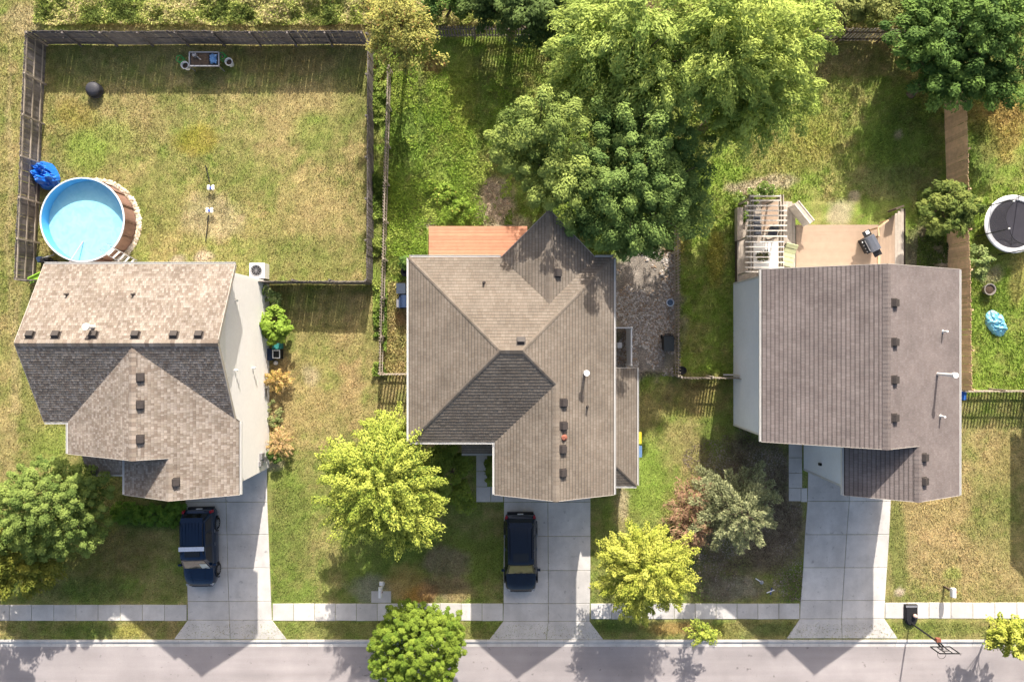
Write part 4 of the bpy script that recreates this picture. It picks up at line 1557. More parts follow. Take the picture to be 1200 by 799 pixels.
p = P(57, 207)
crumple('tarp', 'crumpled bright blue tarp heaped between the pool and the fence', 'tarp', p.x - .05, p.y, .74, 1.05, .75, M_TARP, 5, .55, 1.4)
p = P(1166, 379)
crumple('plastic_sheet', 'crumpled pale blue plastic lying on the grass below the pot', 'plastic sheet', p.x, p.y, .62, .85, .3, M_TARPL, 9, .5)
gs = thing('slide', 'lime green plastic slide edge behind the left house', 'slide', P(62, 322))
a, b = P(34, 329.5, 1.1), P(56, 319, 1.1)
mb = MB()
mb.beam(a, b, .35, .05)
mb.beam(a + Vector((0, .17, .05)), b + Vector((0, .17, .05)), .05, .16)
mb.build('chute', M_LIME, gs)
mb = MB()
mb.beam(b + Vector((0, 0, -.05)), b + Vector((.2, -.1, -1.1)), .06, .06)
mb.beam(a + Vector((0.1, 0, -.05)), a + Vector((.15, 0, -1.1)), .06, .06)
mb.build('support', M_LIME, gs)

# covered fire pit
fp = thing('covered_firepit', 'black covered dome standing alone at the edge of the fence shade', 'fire pit', P(112, 106))
p = P(113, 107)
prof = [(0, .56), (.12, .555), (.27, .52), (.38, .44), (.43, .32), (.42, .2), (.45, .04), (.44, 0)]
mb = MB().lathe((p.x, p.y, 0), prof, 24)
mb.build('cover', mat('grey black cover', (.055, .055, .065), .6, .2, 4), fp, True)
for k in range(4):
    t = .26 - .06 * k
    MB().lathe((p.x + .02, p.y - .02, .1), [(.44, t + .02), (.452, t), (.44, t - .02)], 24).build('fold', M_BLACK, fp, True)

# raised planter bench in the back of the pool yard
zb = .78
pt_ = thing('raised_planter', 'raised metal planter bed with junk under the back fence', 'planter', P(239, 71))
ca, cb_ = P(222, 61.5, zb), P(256.5, 77.5, zb)
x0, x1, y0, y1 = ca.x, cb_.x, cb_.y, ca.y
fr = MB()
for (a, b) in (((x0, y0), (x1, y0)), ((x1, y0), (x1, y1)), ((x1, y1), (x0, y1)), ((x0, y1), (x0, y0))):
    fr.beam((*a, zb), (*b, zb), .07, .05)
fr.build('frame', M_GREYM, pt_)
MB().box(((x0 + x1) / 2, (y0 + y1) / 2, zb - .13), (x1 - x0 - .06, y1 - y0 - .06, .2)).build('tray', M_DARKM, pt_)
MB().box(((x0 + x1) / 2 - .25, (y0 + y1) / 2, zb - .02), (x1 - x0 - .7, y1 - y0 - .12, .03)).build('soil', M_SOIL, pt_)
for (x, y) in ((x0, y0), (x1, y0), (x1, y1), (x0, y1)):
    MB().box((x, y, zb / 2), (.05, .05, zb)).build('leg', M_GREYM, pt_)
wc = thing('watering_can', 'pale watering can lying in the raised planter', 'watering can', (x0 + .42, y1 - .22, zb))
MB().lathe((x0 + .35, y1 - .2, zb), [(.0, 0), (.12, .0), (.13, .2), (.08, .24), (.07, .2), (0, .18)], 14).build('can', M_GREYM, wc, True)
MB().tube([(x0 + .44, y1 - .26, zb + .06), (x0 + .75, y1 - .5, zb + .17)], [.035, .025], 8).build('spout', M_GREYM, wc, True)
bx = thing('plastic_bag', 'crumpled blue bag in the right end of the raised planter', 'bag', (x1 - .28, (y0 + y1) / 2, zb))
r_ = random.Random(2)
mb = MB()
for i in range(26):
    mb.quad(*[(x1 - .3 + r_.uniform(-.24, .24), (y0 + y1) / 2 + r_.uniform(-.3, .3), zb + r_.uniform(0, .14)) for _ in range(3)])
mb.build('bag_folds', mat('mottled blue bag', (.12, .26, .50), .4, .4, 6), bx)


def bucket(px, py, label):
    p = P(px, py, .4)
    t = thing('bucket', label, 'bucket', (p.x, p.y, 0), 0, None)
    MB().lathe((p.x, p.y, 0), [(.16, 0), (.21, .42), (.235, .42), (.235, .40), (.19, .40), (.17, .3)], 20).build('pail', M_WHITE, t, True)
    MB().lathe((p.x, p.y, .25), [(.19, 0), (0, .01)], 20).build('soil', M_SOIL, t)


bucket(216.5, 76.5, 'white bucket left of the raised planter')
bucket(268, 72.5, 'white bucket right of the raised planter')


def wire_ring(px, py, label):
    p = P(px, py, .5)
    t = thing('plant_cage', label, 'plant cage', (p.x, p.y, 0))
    for z in (.25, .55):
        mb = MB()
        mb.tube([(p.x + .2 * math.cos(a * math.pi / 8), p.y + .2 * math.sin(a * math.pi / 8), z) for a in range(17)], .026, 5)
        mb.build('ring', M_GWIRE, t)
    for a in range(3):
        MB().tube([(p.x + .2 * math.cos(a * 2.1), p.y + .2 * math.sin(a * 2.1), 0), (p.x + .2 * math.cos(a * 2.1), p.y + .2 * math.sin(a * 2.1), .62)], .012, 5).build('stake', M_GWIRE, t)


wire_ring(211, 69.5, 'green wire plant cage at the far left of the raised planter')
wire_ring(260, 66, 'green wire plant cage at the right end of the raised planter')


def spinner(px, py, label, rod_or_shadow):
    p = P(px, py, .3)
    t = thing('garden_spinner', label, 'garden stake', (p.x, p.y, 0))
    for k, (dx, dy) in enumerate(((-.13, .07), (.13, .07), (-.13, -.06), (.13, -.06))):
        MB().lathe((p.x + dx, p.y + dy, .30), [(0, .09), (.07, .07), (.1, 0), (.06, -.05), (0, -.06)], 10).build('cup', M_WHITE, t, True)
    MB().lathe((p.x, p.y - .03, .27), [(0, .12), (.07, .09), (.09, 0), (0, -.05)], 10).build('hub', M_BLUEH, t, True)
    MB().tube([(p.x, p.y, 0), (p.x, p.y, .3)], .02, 6).build('stake', M_DARKM, t)
    MB().tube([(p.x - .3, p.y - .02, .28), (p.x + .42, p.y - .04, .28)], .012, 5).build('cross_rod', M_DARKM, t)
    a, b = P(*rod_or_shadow[0]), P(*rod_or_shadow[1])
    MB().tube([a, b], .028, 6).build('rod_or_shadow_line', M_DARKM, t)


spinner(247, 220, 'upper white and blue four-cup garden stake in the dry lawn', ((241, 194.5, .1), (246, 214, .2)))
spinner(245.5, 246.5, 'lower white and blue four-cup garden stake in the dry lawn', ((244.5, 252, .2), (241, 283, .03)))  # lower line is the stake's cast shadow, built as a dark tube


def ac_unit(px, py, label, s=.88, h=.8, m=M_WHITE):
    p = P(px, py, h)
    t = thing('air_conditioner', label, 'air conditioner', (p.x, p.y, 0), 0)
    mb = MB().box((p.x, p.y, h / 2), (s, s, h - .04))
    mb.build('case', m, t)
    k = MB().lathe((p.x - .04, p.y, h - .02), [(.36 * s / .9, 0), (.36 * s / .9, .035), (.31 * s / .9, .035), (.31 * s / .9, .0)], 24)
    k.build('fan_ring', M_GREYM, t, True)
    for i in range(5):
        a = i * math.pi / 5
        MB().box((p.x - .04, p.y, h + .006), (.62 * s / .9, .018, .012), a).build('guard_wire', M_GREYM, t)
    MB().lathe((p.x - .04, p.y, h - .01), [(.29 * s / .9, 0), (0, .002)], 20).build('fan_well', M_DARKM, t)
    return t


ac_unit(301, 317, 'white air conditioner by the fence corner of the left house')
# planter box and small things along the left house's side
pb = thing('planter_box', 'square black planter with pale rim below the round bush', 'planter', P(323, 414))
p = P(323.5, 415, .5)
MB().box((p.x, p.y, .22), (.52, .56, .44)).build('box', M_BLACK, pb)
mb = MB()
for (dx, dy, sx, sy) in ((0, .22, .44, .05), (0, -.22, .44, .05), (.2, 0, .05, .39), (-.2, 0, .05, .39)):
    mb.box((p.x + dx, p.y + dy, .47), (sx, sy, .05))
mb.build('rim', M_WHITE, pb)
MB().box((p.x - .5, p.y - .02, .15), (.45, .7, .3)).build('side_box', M_NAVY, pb)
tb = thing('storage_tub', 'small teal tub between the round bush and the black planter', 'tub', P(324, 406))
p = P(324.5, 405.5, .4)
MB().box((p.x, p.y, .2), (.5, .3, .4)).build('tub', mat('teal plastic', (.04, .22, .20), .5), tb)
MB().box((p.x, p.y, .415), (.54, .34, .03)).build('lid', mat('teal plastic', (.04, .22, .20), .5), tb)
ro = thing('rock', 'white stone just below the black planter', 'stone', P(323.5, 425))
p = P(323.5, 425)
MB().lathe((p.x, p.y, 0), [(.13, 0), (.14, .06), (.09, .13), (0, .15)], 9).build('boulder', M_PVC, ro, True)

# ------------------------------------------------------------------ middle house surroundings
dk = thing('deck', 'orange stained timber deck behind the middle house', 'deck', P(560, 284))
z = .32
a, b = P(502.5, 265, z), P(617.5, 303, z)
n = 13
for i in range(n):
    y = a.y - (i + .5) * .2
    MB().box(((a.x + .9) / 2, y, z - .02), (.9 - a.x, .19, .04)).build('deck_board', M_DECKO, dk)
mb = MB()
mb.box(((a.x + .9) / 2, a.y - .02, z / 2 - .03), (.9 - a.x - .1, .05, z - .06))
mb.box((a.x + .05, a.y - 1.3, z / 2 - .03), (.05, 2.5, z - .06))
mb.build('skirt', M_FDARK, dk)
for (px, w_, lb, mm, hh, ln) in ((470, .55, 'slate blue lidded bin left of the middle house', mat('slate blue lid', (.05, .065, .095), .5), .95, .62),):
    p = P(469.5, 338, .95)
    t = thing('bin', lb, 'bin', (p.x, p.y, 0))
    MB().box((p.x, p.y, .43), (.46, .5, .86)).build('body', M_NAVY, t)
    MB().box((p.x, p.y, .90), (.52, .6, .07), 0, .06).build('lid', mm, t)
    MB().tube([(p.x - .2, p.y + .3, .88), (p.x + .2, p.y + .3, .88)], .025, 6).build('handle', M_BLACK, t)
p = P(471, 353, .9)
t = thing('grill_cart', 'dark navy covered cart left of the middle house', 'cart', (p.x, p.y, 0))
MB().box((p.x + .1, p.y, .42), (.6, .75, .75)).build('body', M_NAVY, t)
MB().tube([(p.x + .1, p.y + .36, .82), (p.x + .1, p.y - .36, .82)], .2, 12).build('hood', M_NAVY, t, True)
MB().box((p.x - .25, p.y - .1, .7), (.2, .5, .03)).build('side_shelf', M_GREYM, t)
for k in (-.3, .3):
    MB().tube([(p.x - .22, p.y + k, .1), (p.x - .16, p.y + k, .1)], .1, 12).build('wheel', M_TYRE, t)
p = P(474, 318, .7)
t = thing('hose_reel', 'dark hose reel by the back corner of the middle house', 'hose reel', (p.x, p.y, 0))
MB().lathe((p.x, p.y, .4), [(.12, -.2), (.26, -.16), (.28, 0), (.26, .16), (.12, .2)], 14).build('reel', M_BLACK, t, True)
MB().box((p.x, p.y, .15), (.5, .3, .3)).build('stand', M_DARKM, t)

# gravel strip: stones, bin, ring
n = 9000
gx = P(720, 0).x + rs.random(n) * (P(790, 0).x - P(720, 0).x)
gy_ = P(0, 440).y + rs.random(n) * (P(0, 296).y - P(0, 440).y)
k = fbm(gx, gy_, .6, 77) > .40
stones('gravel', np.stack([gx[k], gy_[k], np.zeros(k.sum())], 1), .085, [(.40, .355, .31), (.29, .25, .215), (.5, .46, .42), (.31, .22, .15)],
       label='grey gravel strip right of the middle house', kind='stuff')
p = P(783.5, 402, .8)
t = thing('wheelie_bin', 'black wheeled bin standing on the gravel by the fence', 'bin', (p.x, p.y, 0))
mb = MB()
for (z_, sx, sy) in ((.05, .46, .7), (.85, .56, .95)):
    for (dx, dy) in ((-.5, -.5), (.5, -.5), (.5, .5), (-.5, .5)):
        mb.v.append((p.x + dx * sx, p.y + dy * sy, z_))
for q_ in ((3, 2, 1, 0), (4, 5, 6, 7), (0, 1, 5, 4), (1, 2, 6, 5), (2, 3, 7, 6), (3, 0, 4, 7)):
    mb.f.append(q_)
mb.build('body', M_BLACK, t)
mb = MB()
mb.lathe((p.x, p.y, .85), [(.62, 0), (.62, .05), (.5, .09), (0, .11)], 4, .68, 1.05)
MBl = MB().box((p.x, p.y - .05, .885), (.58, .85, .06), 0, .03)
MBl.build('lid', mat('dark slate lid', (.035, .042, .045), .5), t)
MB().tube([(p.x - .24, p.y + .52, .8), (p.x + .24, p.y + .52, .8)], .03, 6).build('handle', M_BLACK, t)
for k_ in (-.25, .25):
    MB().tube([(p.x + k_ - .03, p.y + .38, .12), (p.x + k_ + .03, p.y + .38, .12)], .12, 12).build('wheel', M_TYRE, t)
p = P(785.5, 354.5, .2)
t = thing('garden_pot', 'pale blue and white round pot on the gravel', 'pot', (p.x, p.y, 0))
MB().lathe((p.x, p.y, 0), [(.14, 0), (.21, .22), (.24, .22), (.24, .19), (.17, .19)], 18).build('pot', mat('pale blue glaze', (.52, .60, .72), .35), t, True)
MB().lathe((p.x, p.y, .12), [(.18, 0), (.1, .05), (0, .02)], 14).build('filling', mat('slate blue', (.12, .18, .28), .6), t)
for (px, py, m_, lb) in ((749, 513, M_YELB, 'yellow bin lid showing beside the lower side roof'), (749.5, 529, mat('grey blue bin', (.12, .22, .40), .5), 'blue grey bin just below the yellow one')):
    p = P(px, py, 1.0)
    x = max(p.x - .12, 6.98)
    t = thing('bin', lb, 'bin', (x, p.y, 0))
    MB().box((x, p.y, .47), (.46, .55, .92)).build('body', M_NAVY, t)
    MB().box((x, p.y, .97), (.52, .66, .07)).build('lid', m_, t)
    MB().tube([(x + .27, p.y - .2, .94), (x + .27, p.y + .2, .94)], .02, 6).build('handle', M_BLACK, t)
# tub near fence corner
p = P(800, 434, .4)
t = thing('barrel', 'dark tub at the fence corner beyond the gravel', 'tub', (p.x, p.y, 0))
MB().lathe((p.x, p.y, 0), [(.2, 0), (.25, .2), (.24, .42), (.2, .42), (.19, .3), (0, .3)], 16).build('tub', M_BLACK, t, True)

# ------------------------------------------------------------------ right yard: deck, pergola, grill ...
DZ = .45
dk = thing('deck', 'tan deck with greyed boards behind the right house', 'deck', P(980, 285))
a, b = P(933, 263.5, DZ), P(1031, 318, DZ)
yend = 3.45
n = int((a.y - yend) / .2)
for i in range(n):
    MB().box(((a.x + b.x) / 2, a.y - (i + .5) * .2, DZ - .02), (b.x - a.x, .197, .04)).build('deck_board', M_DECKT, dk)
# left floor (boards run towards the house), from pergola to main floor
xl_, xr_ = P(864, 0, DZ).x, a.x - .01
yt_ = P(0, 236, DZ).y
nb = int((xr_ - xl_) / .19)
for i in range(nb):
    x = xl_ + (i + .5) * .19
    top = yt_ - max(0, (x - P(926, 0, DZ).x)) * .55 - max(0, (xl_ + .6 - x)) * 1.3
    MB().box((x, (top + yend) / 2, DZ - .025), (.18, top - yend, .04)).build('deck_board', M_DECKG, dk)
# right floor: boards towards the house with a slanted end
xa_, xb_ = b.x + .01, P(1062, 0, DZ).x
nb = int((xb_ - xa_) / .175)
for i in range(nb):
    x = xa_ + (i + .5) * .175
    t_ = (x - xa_) / (xb_ - xa_)
    top = P(0, lerp(265, 241, t_), DZ).y
    MB().box((x, (top + yend) / 2, DZ - .02), (.166, top - yend, .04)).build('deck_board', M_DECKG if i > nb * .55 else M_DECKT, dk)
mb = MB()
mb.box(((a.x + b.x) / 2, a.y - .03, DZ / 2 - .03), (b.x - a.x, .05, DZ - .06))
mb.build('skirt', M_FDARK, dk)
mb = MB()
mb.box((xl_ + .03, (yt_ + yend) / 2 - .4, DZ / 2 - .03), (.05, yt_ - yend - .9, DZ - .06))
mb.build('skirt', M_FDARK, dk)
mb = MB()
mb.box((xb_ - .03, (P(0, 243, DZ).y + yend) / 2, DZ / 2 - .03), (.05, P(0, 243, DZ).y - yend - .1, DZ - .06))
mb.build('skirt', M_FDARK, dk)
# slanted solid rail, seen as a plank-topped box
r0, r1_ = P(930, 240, DZ + .9), P(948.5, 263, DZ + .9)
d_ = (r1_ - r0).normalized()
s_ = Vector((d_.y, -d_.x, 0))
if s_.x < 0:
    s_ = -s_
for k in range(2):
    MB().beam(r0 + s_ * (.07 + .29 * k * 1), r1_ + s_ * (.07 + .29 * k), .05 if k else .05, .06).build('rail', M_PERG, dk)
MB().beam(r0 + s_ * .215 - Vector((0, 0, .03)), r1_ + s_ * .215 - Vector((0, 0, .03)), .23, .04).build('rail_cap', M_DECKG, dk)
nb = 9
for i in range(nb):
    p = r0.lerp(r1_, (i + .5) / nb)
    MB().box((p.x + s_.x * .05, p.y + s_.y * .05, DZ + .42), (.155, .03, .84), math.atan2(d_.y, d_.x)).build('rail_board', M_PERG, dk)
# left bench rail
MB().box((P(868, 0, 1.0).x, P(0, 262, 1.0).y, DZ + .45), (.34, 1.9, .05)).build('bench_seat', M_DECKG, dk)
MB().box((P(868, 0, 1.0).x - .14, P(0, 262, 1.0).y, DZ + .2), (.05, 1.9, .42)).build('bench_side', M_DECKG, dk)
# hand rails at the step
a_, b_, c_ = P(1030, 277, DZ + .9), P(1029, 267, DZ + .9), P(1041, 258, DZ + .9)
mb = MB()
mb.beam(a_, b_, .09, .06)
mb.beam(b_, c_, .09, .06)
mb.build('handrail', M_FBROWN, dk)
for p in (a_, b_, c_):
    MB().box((p.x, p.y, DZ + .43), (.08, .08, .86)).build('rail_post', M_FBROWN, dk)
p = P(1055, 243, DZ + .9)
MB().box((p.x, p.y, DZ + .45), (.5, .1, .9), .4).build('gate', M_FDARK, dk)
MB().box((P(1029.5, 303, DZ).x, P(1029.5, 303, DZ).y, DZ + .03), (.12, .9, .08)).build('kick_board', M_FBROWN, dk)

pg_ = thing('pergola', 'whitened slatted pergola on the deck', 'pergola', P(893, 275))
PZ = 2.75
SY = [230, 235.2, 241.2, 247, 252.8, 258.5, 264.4, 270.4, 277, 283.5, 289.5, 295.3, 301.3, 307.6, 313.4, 318.5]
for i, y in enumerate(SY):
    xa_, xb_ = (879, 914.6) if i < 2 else (874.5, 922)
    if 9 <= i:
        xa_, xb_ = 873, 918.5
    A, B = P(xa_, y, PZ), P(xb_, y, PZ)
    MB().beam(A, B, .055, .14).build('slat', M_PERG, pg_)
for px in (878.5, 914):
    A, B = P(px, 228.5, PZ - .17), P(px, 320, PZ - .17)
    mb = MB()
    mb.beam(A, B, .07, .18)
    mb.beam(A + Vector((.16, 0, 0)), B + Vector((.16, 0, 0)), .05, .18)
    mb.build('beam', M_DECKG, pg_)
    for py in (231, 276, 318):
        q_ = P(px, py, PZ - .25)
        MB().box((q_.x + .08, q_.y, (PZ - .25 + DZ) / 2), (.1, .1, PZ - .25 - DZ)).build('post', M_DECKG, pg_)
# table and chairs under the slats
p = P(896, 300, 1.2)
t = thing('patio_table', 'white topped patio table under the pergola', 'table', (p.x, p.y, DZ))
MB().box((p.x, p.y, DZ + .74), (1.55, 1.5, .05)).build('table_top', mat('white table top', (.72, .71, .70), .4, .06), t)
for (dx, dy) in ((-.65, -.6), (.65, -.6), (.65, .6), (-.65, .6)):
    MB().box((p.x + dx, p.y + dy, DZ + .36), (.06, .06, .72)).build('leg', M_GREYM, t)
pp = P(894, 298, 1.4)
V, F, col, ctr = crown_np([(pp.x, pp.y, DZ + .95, .3, .3, .2)], 10, 40, .14, .12, [(.04, .06, .02), (.16, .14, .06)], 31)
t = thing('potted_plant', 'leafy potted plant on the white patio table', 'plant', (pp.x, pp.y, DZ + .77))
link('foliage', np_mesh('foliage', V - np.array(t.location), F, M_LEAF, col), t)
MB().lathe((pp.x, pp.y, DZ + .77), [(.11, 0), (.15, .18), (.13, .18), (0, .15)], 14).build('pot', M_POT, t, True)


def patio_chair(px, py, rz, label, m=M_CUSHD):
    p = P(px, py, .9)
    t = thing('patio_chair', label, 'chair', (p.x, p.y, DZ), rz)
    MB().box((0, 0, .42), (.52, .5, .09)).local('seat', m, t)
    MB().box((0, .25, .7), (.52, .08, .5), 0, -.15).local('backrest', m, t)
    for (x, y) in ((-.23, -.2), (.23, -.2), (.23, .22), (-.23, .22)):
        MB().box((x, y, .19), (.04, .04, .38)).local('leg', M_DARKM, t)
    for x in (-.28, .28):
        MB().box((x, 0, .6), (.05, .5, .04)).local('arm', M_DARKM, t)
    return t


patio_chair(886, 257.5, math.pi / 2, 'dark cushioned chair under the pergola, nearest the bench')
patio_chair(887, 270, math.pi / 2, 'dark chair under the pergola between bench and white table')
patio_chair(906, 272, -.3, 'dark chair under the pergola at its right beam')
MBp = MB()
p = P(903, 246, DZ)
t = thing('floor_mat', 'tan mat on the deck under the pergola', 'mat', (p.x, p.y, DZ))
MB().box((p.x - .05, p.y - .35, DZ + .012), (.95, 1.9, .02)).build('mat_sheet', M_DECKT, t)
# chaise lounge
A, B = P(927.5, 286, .95), P(920.5, 312, .8)
t = thing('chaise_lounge', 'chaise lounge with a pale green cushion beside the pergola', 'lounge chair', (A + B) / 2 - Vector((0, 0, .4)))
d_ = (B - A)
d_.z = 0
L_ = d_.length
ang_ = math.atan2(d_.y, d_.x)
for i in range(5):
    q_ = A.lerp(B, (i + .5) / 5)
    MB().box((q_.x, q_.y, DZ + .42 + (.2 if i == 0 else .06 if i == 1 else 0)), (L_ / 5 - .02, .68, .12), ang_, 0, (.5 if i == 0 else .35 if i == 1 else 0)).build('cushion', M_CUSH, t)
mb = MB()
q_ = (A + B) / 2
mb.box((q_.x, q_.y, DZ + .3), (L_, .6, .06), ang_)
mb.build('frame', M_DARKM, t)
for i in (0.08, .92):
    q_ = A.lerp(B, i)
    MB().box((q_.x, q_.y, DZ + .14), (.06, .56, .27), ang_).build('leg', M_DARKM, t)
# grill
p = P(1022.5, 285, 1.3)
gr_ = thing('barbecue_grill', 'black gas grill with slate lid on the tan deck', 'grill', (p.x, p.y, DZ), -.0)
gr_.rotation_euler = (0, 0, math.radians(-62))
MB().box((0, 0, .4), (.85, .55, .72)).local('cabinet', M_BLACK, gr_)
mb = MB()
prof = [(-.3, .78), (-.3, .9), (-.22, 1.06), (-.02, 1.13), (.2, 1.05), (.3, .9), (.3, .78)]
for x in (-.45, .45):
    for (y, z_) in prof:
        mb.v.append((x, y, z_))
n = len(prof)
for i in range(n):
    j = (i + 1) % n
    mb.f.append((i, j, n + j, n + i))
mb.f.append(tuple(range(n)))
mb.f.append(tuple(range(n, 2 * n))[::-1])
mb.local('lid', M_LIDM, gr_)
MB().tube([(-.35, -.36, .92), (.35, -.36, .92)], .025, 8).local('lid_handle', M_RIM, gr_)
for k_ in (-1, 1):
    MB().box((k_ * .64, 0, .8), (.34, .46, .04)).local('side_shelf', M_BLACK, gr_)
MB().box((0, -.4, .76), (.86, .2, .1)).local('control_panel', M_BLACK, gr_)
for i in range(4):
    MB().tube([(-.3 + i * .2, -.5, .79), (-.3 + i * .2, -.44, .79)], .03, 8).local('knob', M_RIM, gr_)
MB().box((-.68, .04, .84), (.2, .2, .04)).local('side_burner', M_WHITE, gr_)
for (x, y) in ((-.38, -.22), (.38, -.22), (.38, .22), (-.38, .22)):
    MB().tube([(x - .02, y, .05), (x + .02, y, .05)], .05, 10).local('wheel', M_TYRE, gr_)

# trampoline
tc = P(1188, 262.6, .85)
tr = thing('trampoline', 'round trampoline with white padded rim at the right edge', 'trampoline', (tc.x, tc.y, 0))
TR = 34.2 * (HC - .85) / FP
MB().lathe((0, 0, .82), [(TR - .30, .01), (TR - .27, .045), (TR - .05, .045), (TR, .0), (TR - .05, -.06), (TR - .3, -.05), (TR - .30, .01)], 48).local('pad', M_PAD, tr, True)
mb = MB()
mb.quad(*[((TR - .29) * math.cos(i * math.pi / 24), (TR - .29) * math.sin(i * math.pi / 24), .80) for i in range(48)])
mb.local('jump_mat', M_MATT, tr)
for i in range(6):
    a = i * math.pi / 3 + .35
    mb = MB()
    mb.tube([(TR * math.cos(a), TR * math.sin(a), 0), (TR * math.cos(a), TR * math.sin(a), 2.3), ((TR - .15) * math.cos(a), (TR - .15) * math.sin(a), 2.45)], .03, 8)
    mb.local('pole', M_DARKM, tr, True)
    MB().lathe(((TR - .15) * math.cos(a), (TR - .15) * math.sin(a), 2.45), [(0, .06), (.05, .03), (.05, -.03), (0, -.05)], 8).local('pole_cap', M_WHITE, tr)
nets = MB()
pts_ = [((TR - .2) * math.cos(i * math.pi / 24 + .35), (TR - .2) * math.sin(i * math.pi / 24 + .35)) for i in range(49)]
for i in range(48):
    (ax, ay_), (bx_, by_) = pts_[i], pts_[i + 1]
    s0 = .22 * math.sin((i % 8) / 8 * math.pi)
    s1 = .22 * math.sin(((i + 1) % 8) / 8 * math.pi)
    nets.quad((ax, ay_, .86), (bx_, by_, .86), (bx_ * (1 - s1 * .12), by_ * (1 - s1 * .12), 2.42 - s1), (ax * (1 - s0 * .12), ay_ * (1 - s0 * .12), 2.42 - s0))
nets.local('safety_net', M_NET, tr, True)
mb = MB()
for i in range(48):
    (ax, ay_), (bx_, by_) = pts_[i], pts_[i + 1]
    s0 = .22 * math.sin((i % 8) / 8 * math.pi)
    s1 = .22 * math.sin(((i + 1) % 8) / 8 * math.pi)
    mb.tube([(ax * (1 - s0 * .12), ay_ * (1 - s0 * .12), 2.42 - s0), (bx_ * (1 - s1 * .12), by_ * (1 - s1 * .12), 2.42 - s1)], .014, 4, False)
mb.local('net_cord', M_BLACK, tr)
# pot / fire bowl
p = P(1160.5, 339, .4)
t = thing('planter_pot', 'round grey pot with dark soil below the trampoline', 'pot', (p.x, p.y, 0))
MB().lathe((p.x, p.y, 0), [(.24, 0), (.33, .38), (.35, .4), (.29, .4), (.27, .3), (.0, .3)], 24).build('pot', M_POT, t, True)
MB().lathe((p.x, p.y, .31), [(.27, 0), (.15, .04), (0, .05)], 16).build('soil', M_SOIL, t)
# blue bin behind right fence corner
p = P(1128, 463.5, .9)
t = thing('bin', 'blue bin tucked beside the right house below the picket fence', 'bin', (p.x, p.y, 0))
MB().box((p.x, p.y, .42), (.4, .42, .84)).build('body', M_BLUEB, t)
MB().box((p.x, p.y, .87), (.46, .5, .06)).build('lid', M_BLUEB, t)
MB().tube([(p.x - .15, p.y - .26, .84), (p.x + .15, p.y - .26, .84)], .02, 6).build('handle', M_BLACK, t)

# ------------------------------------------------------------------ cars
PZ_ = []


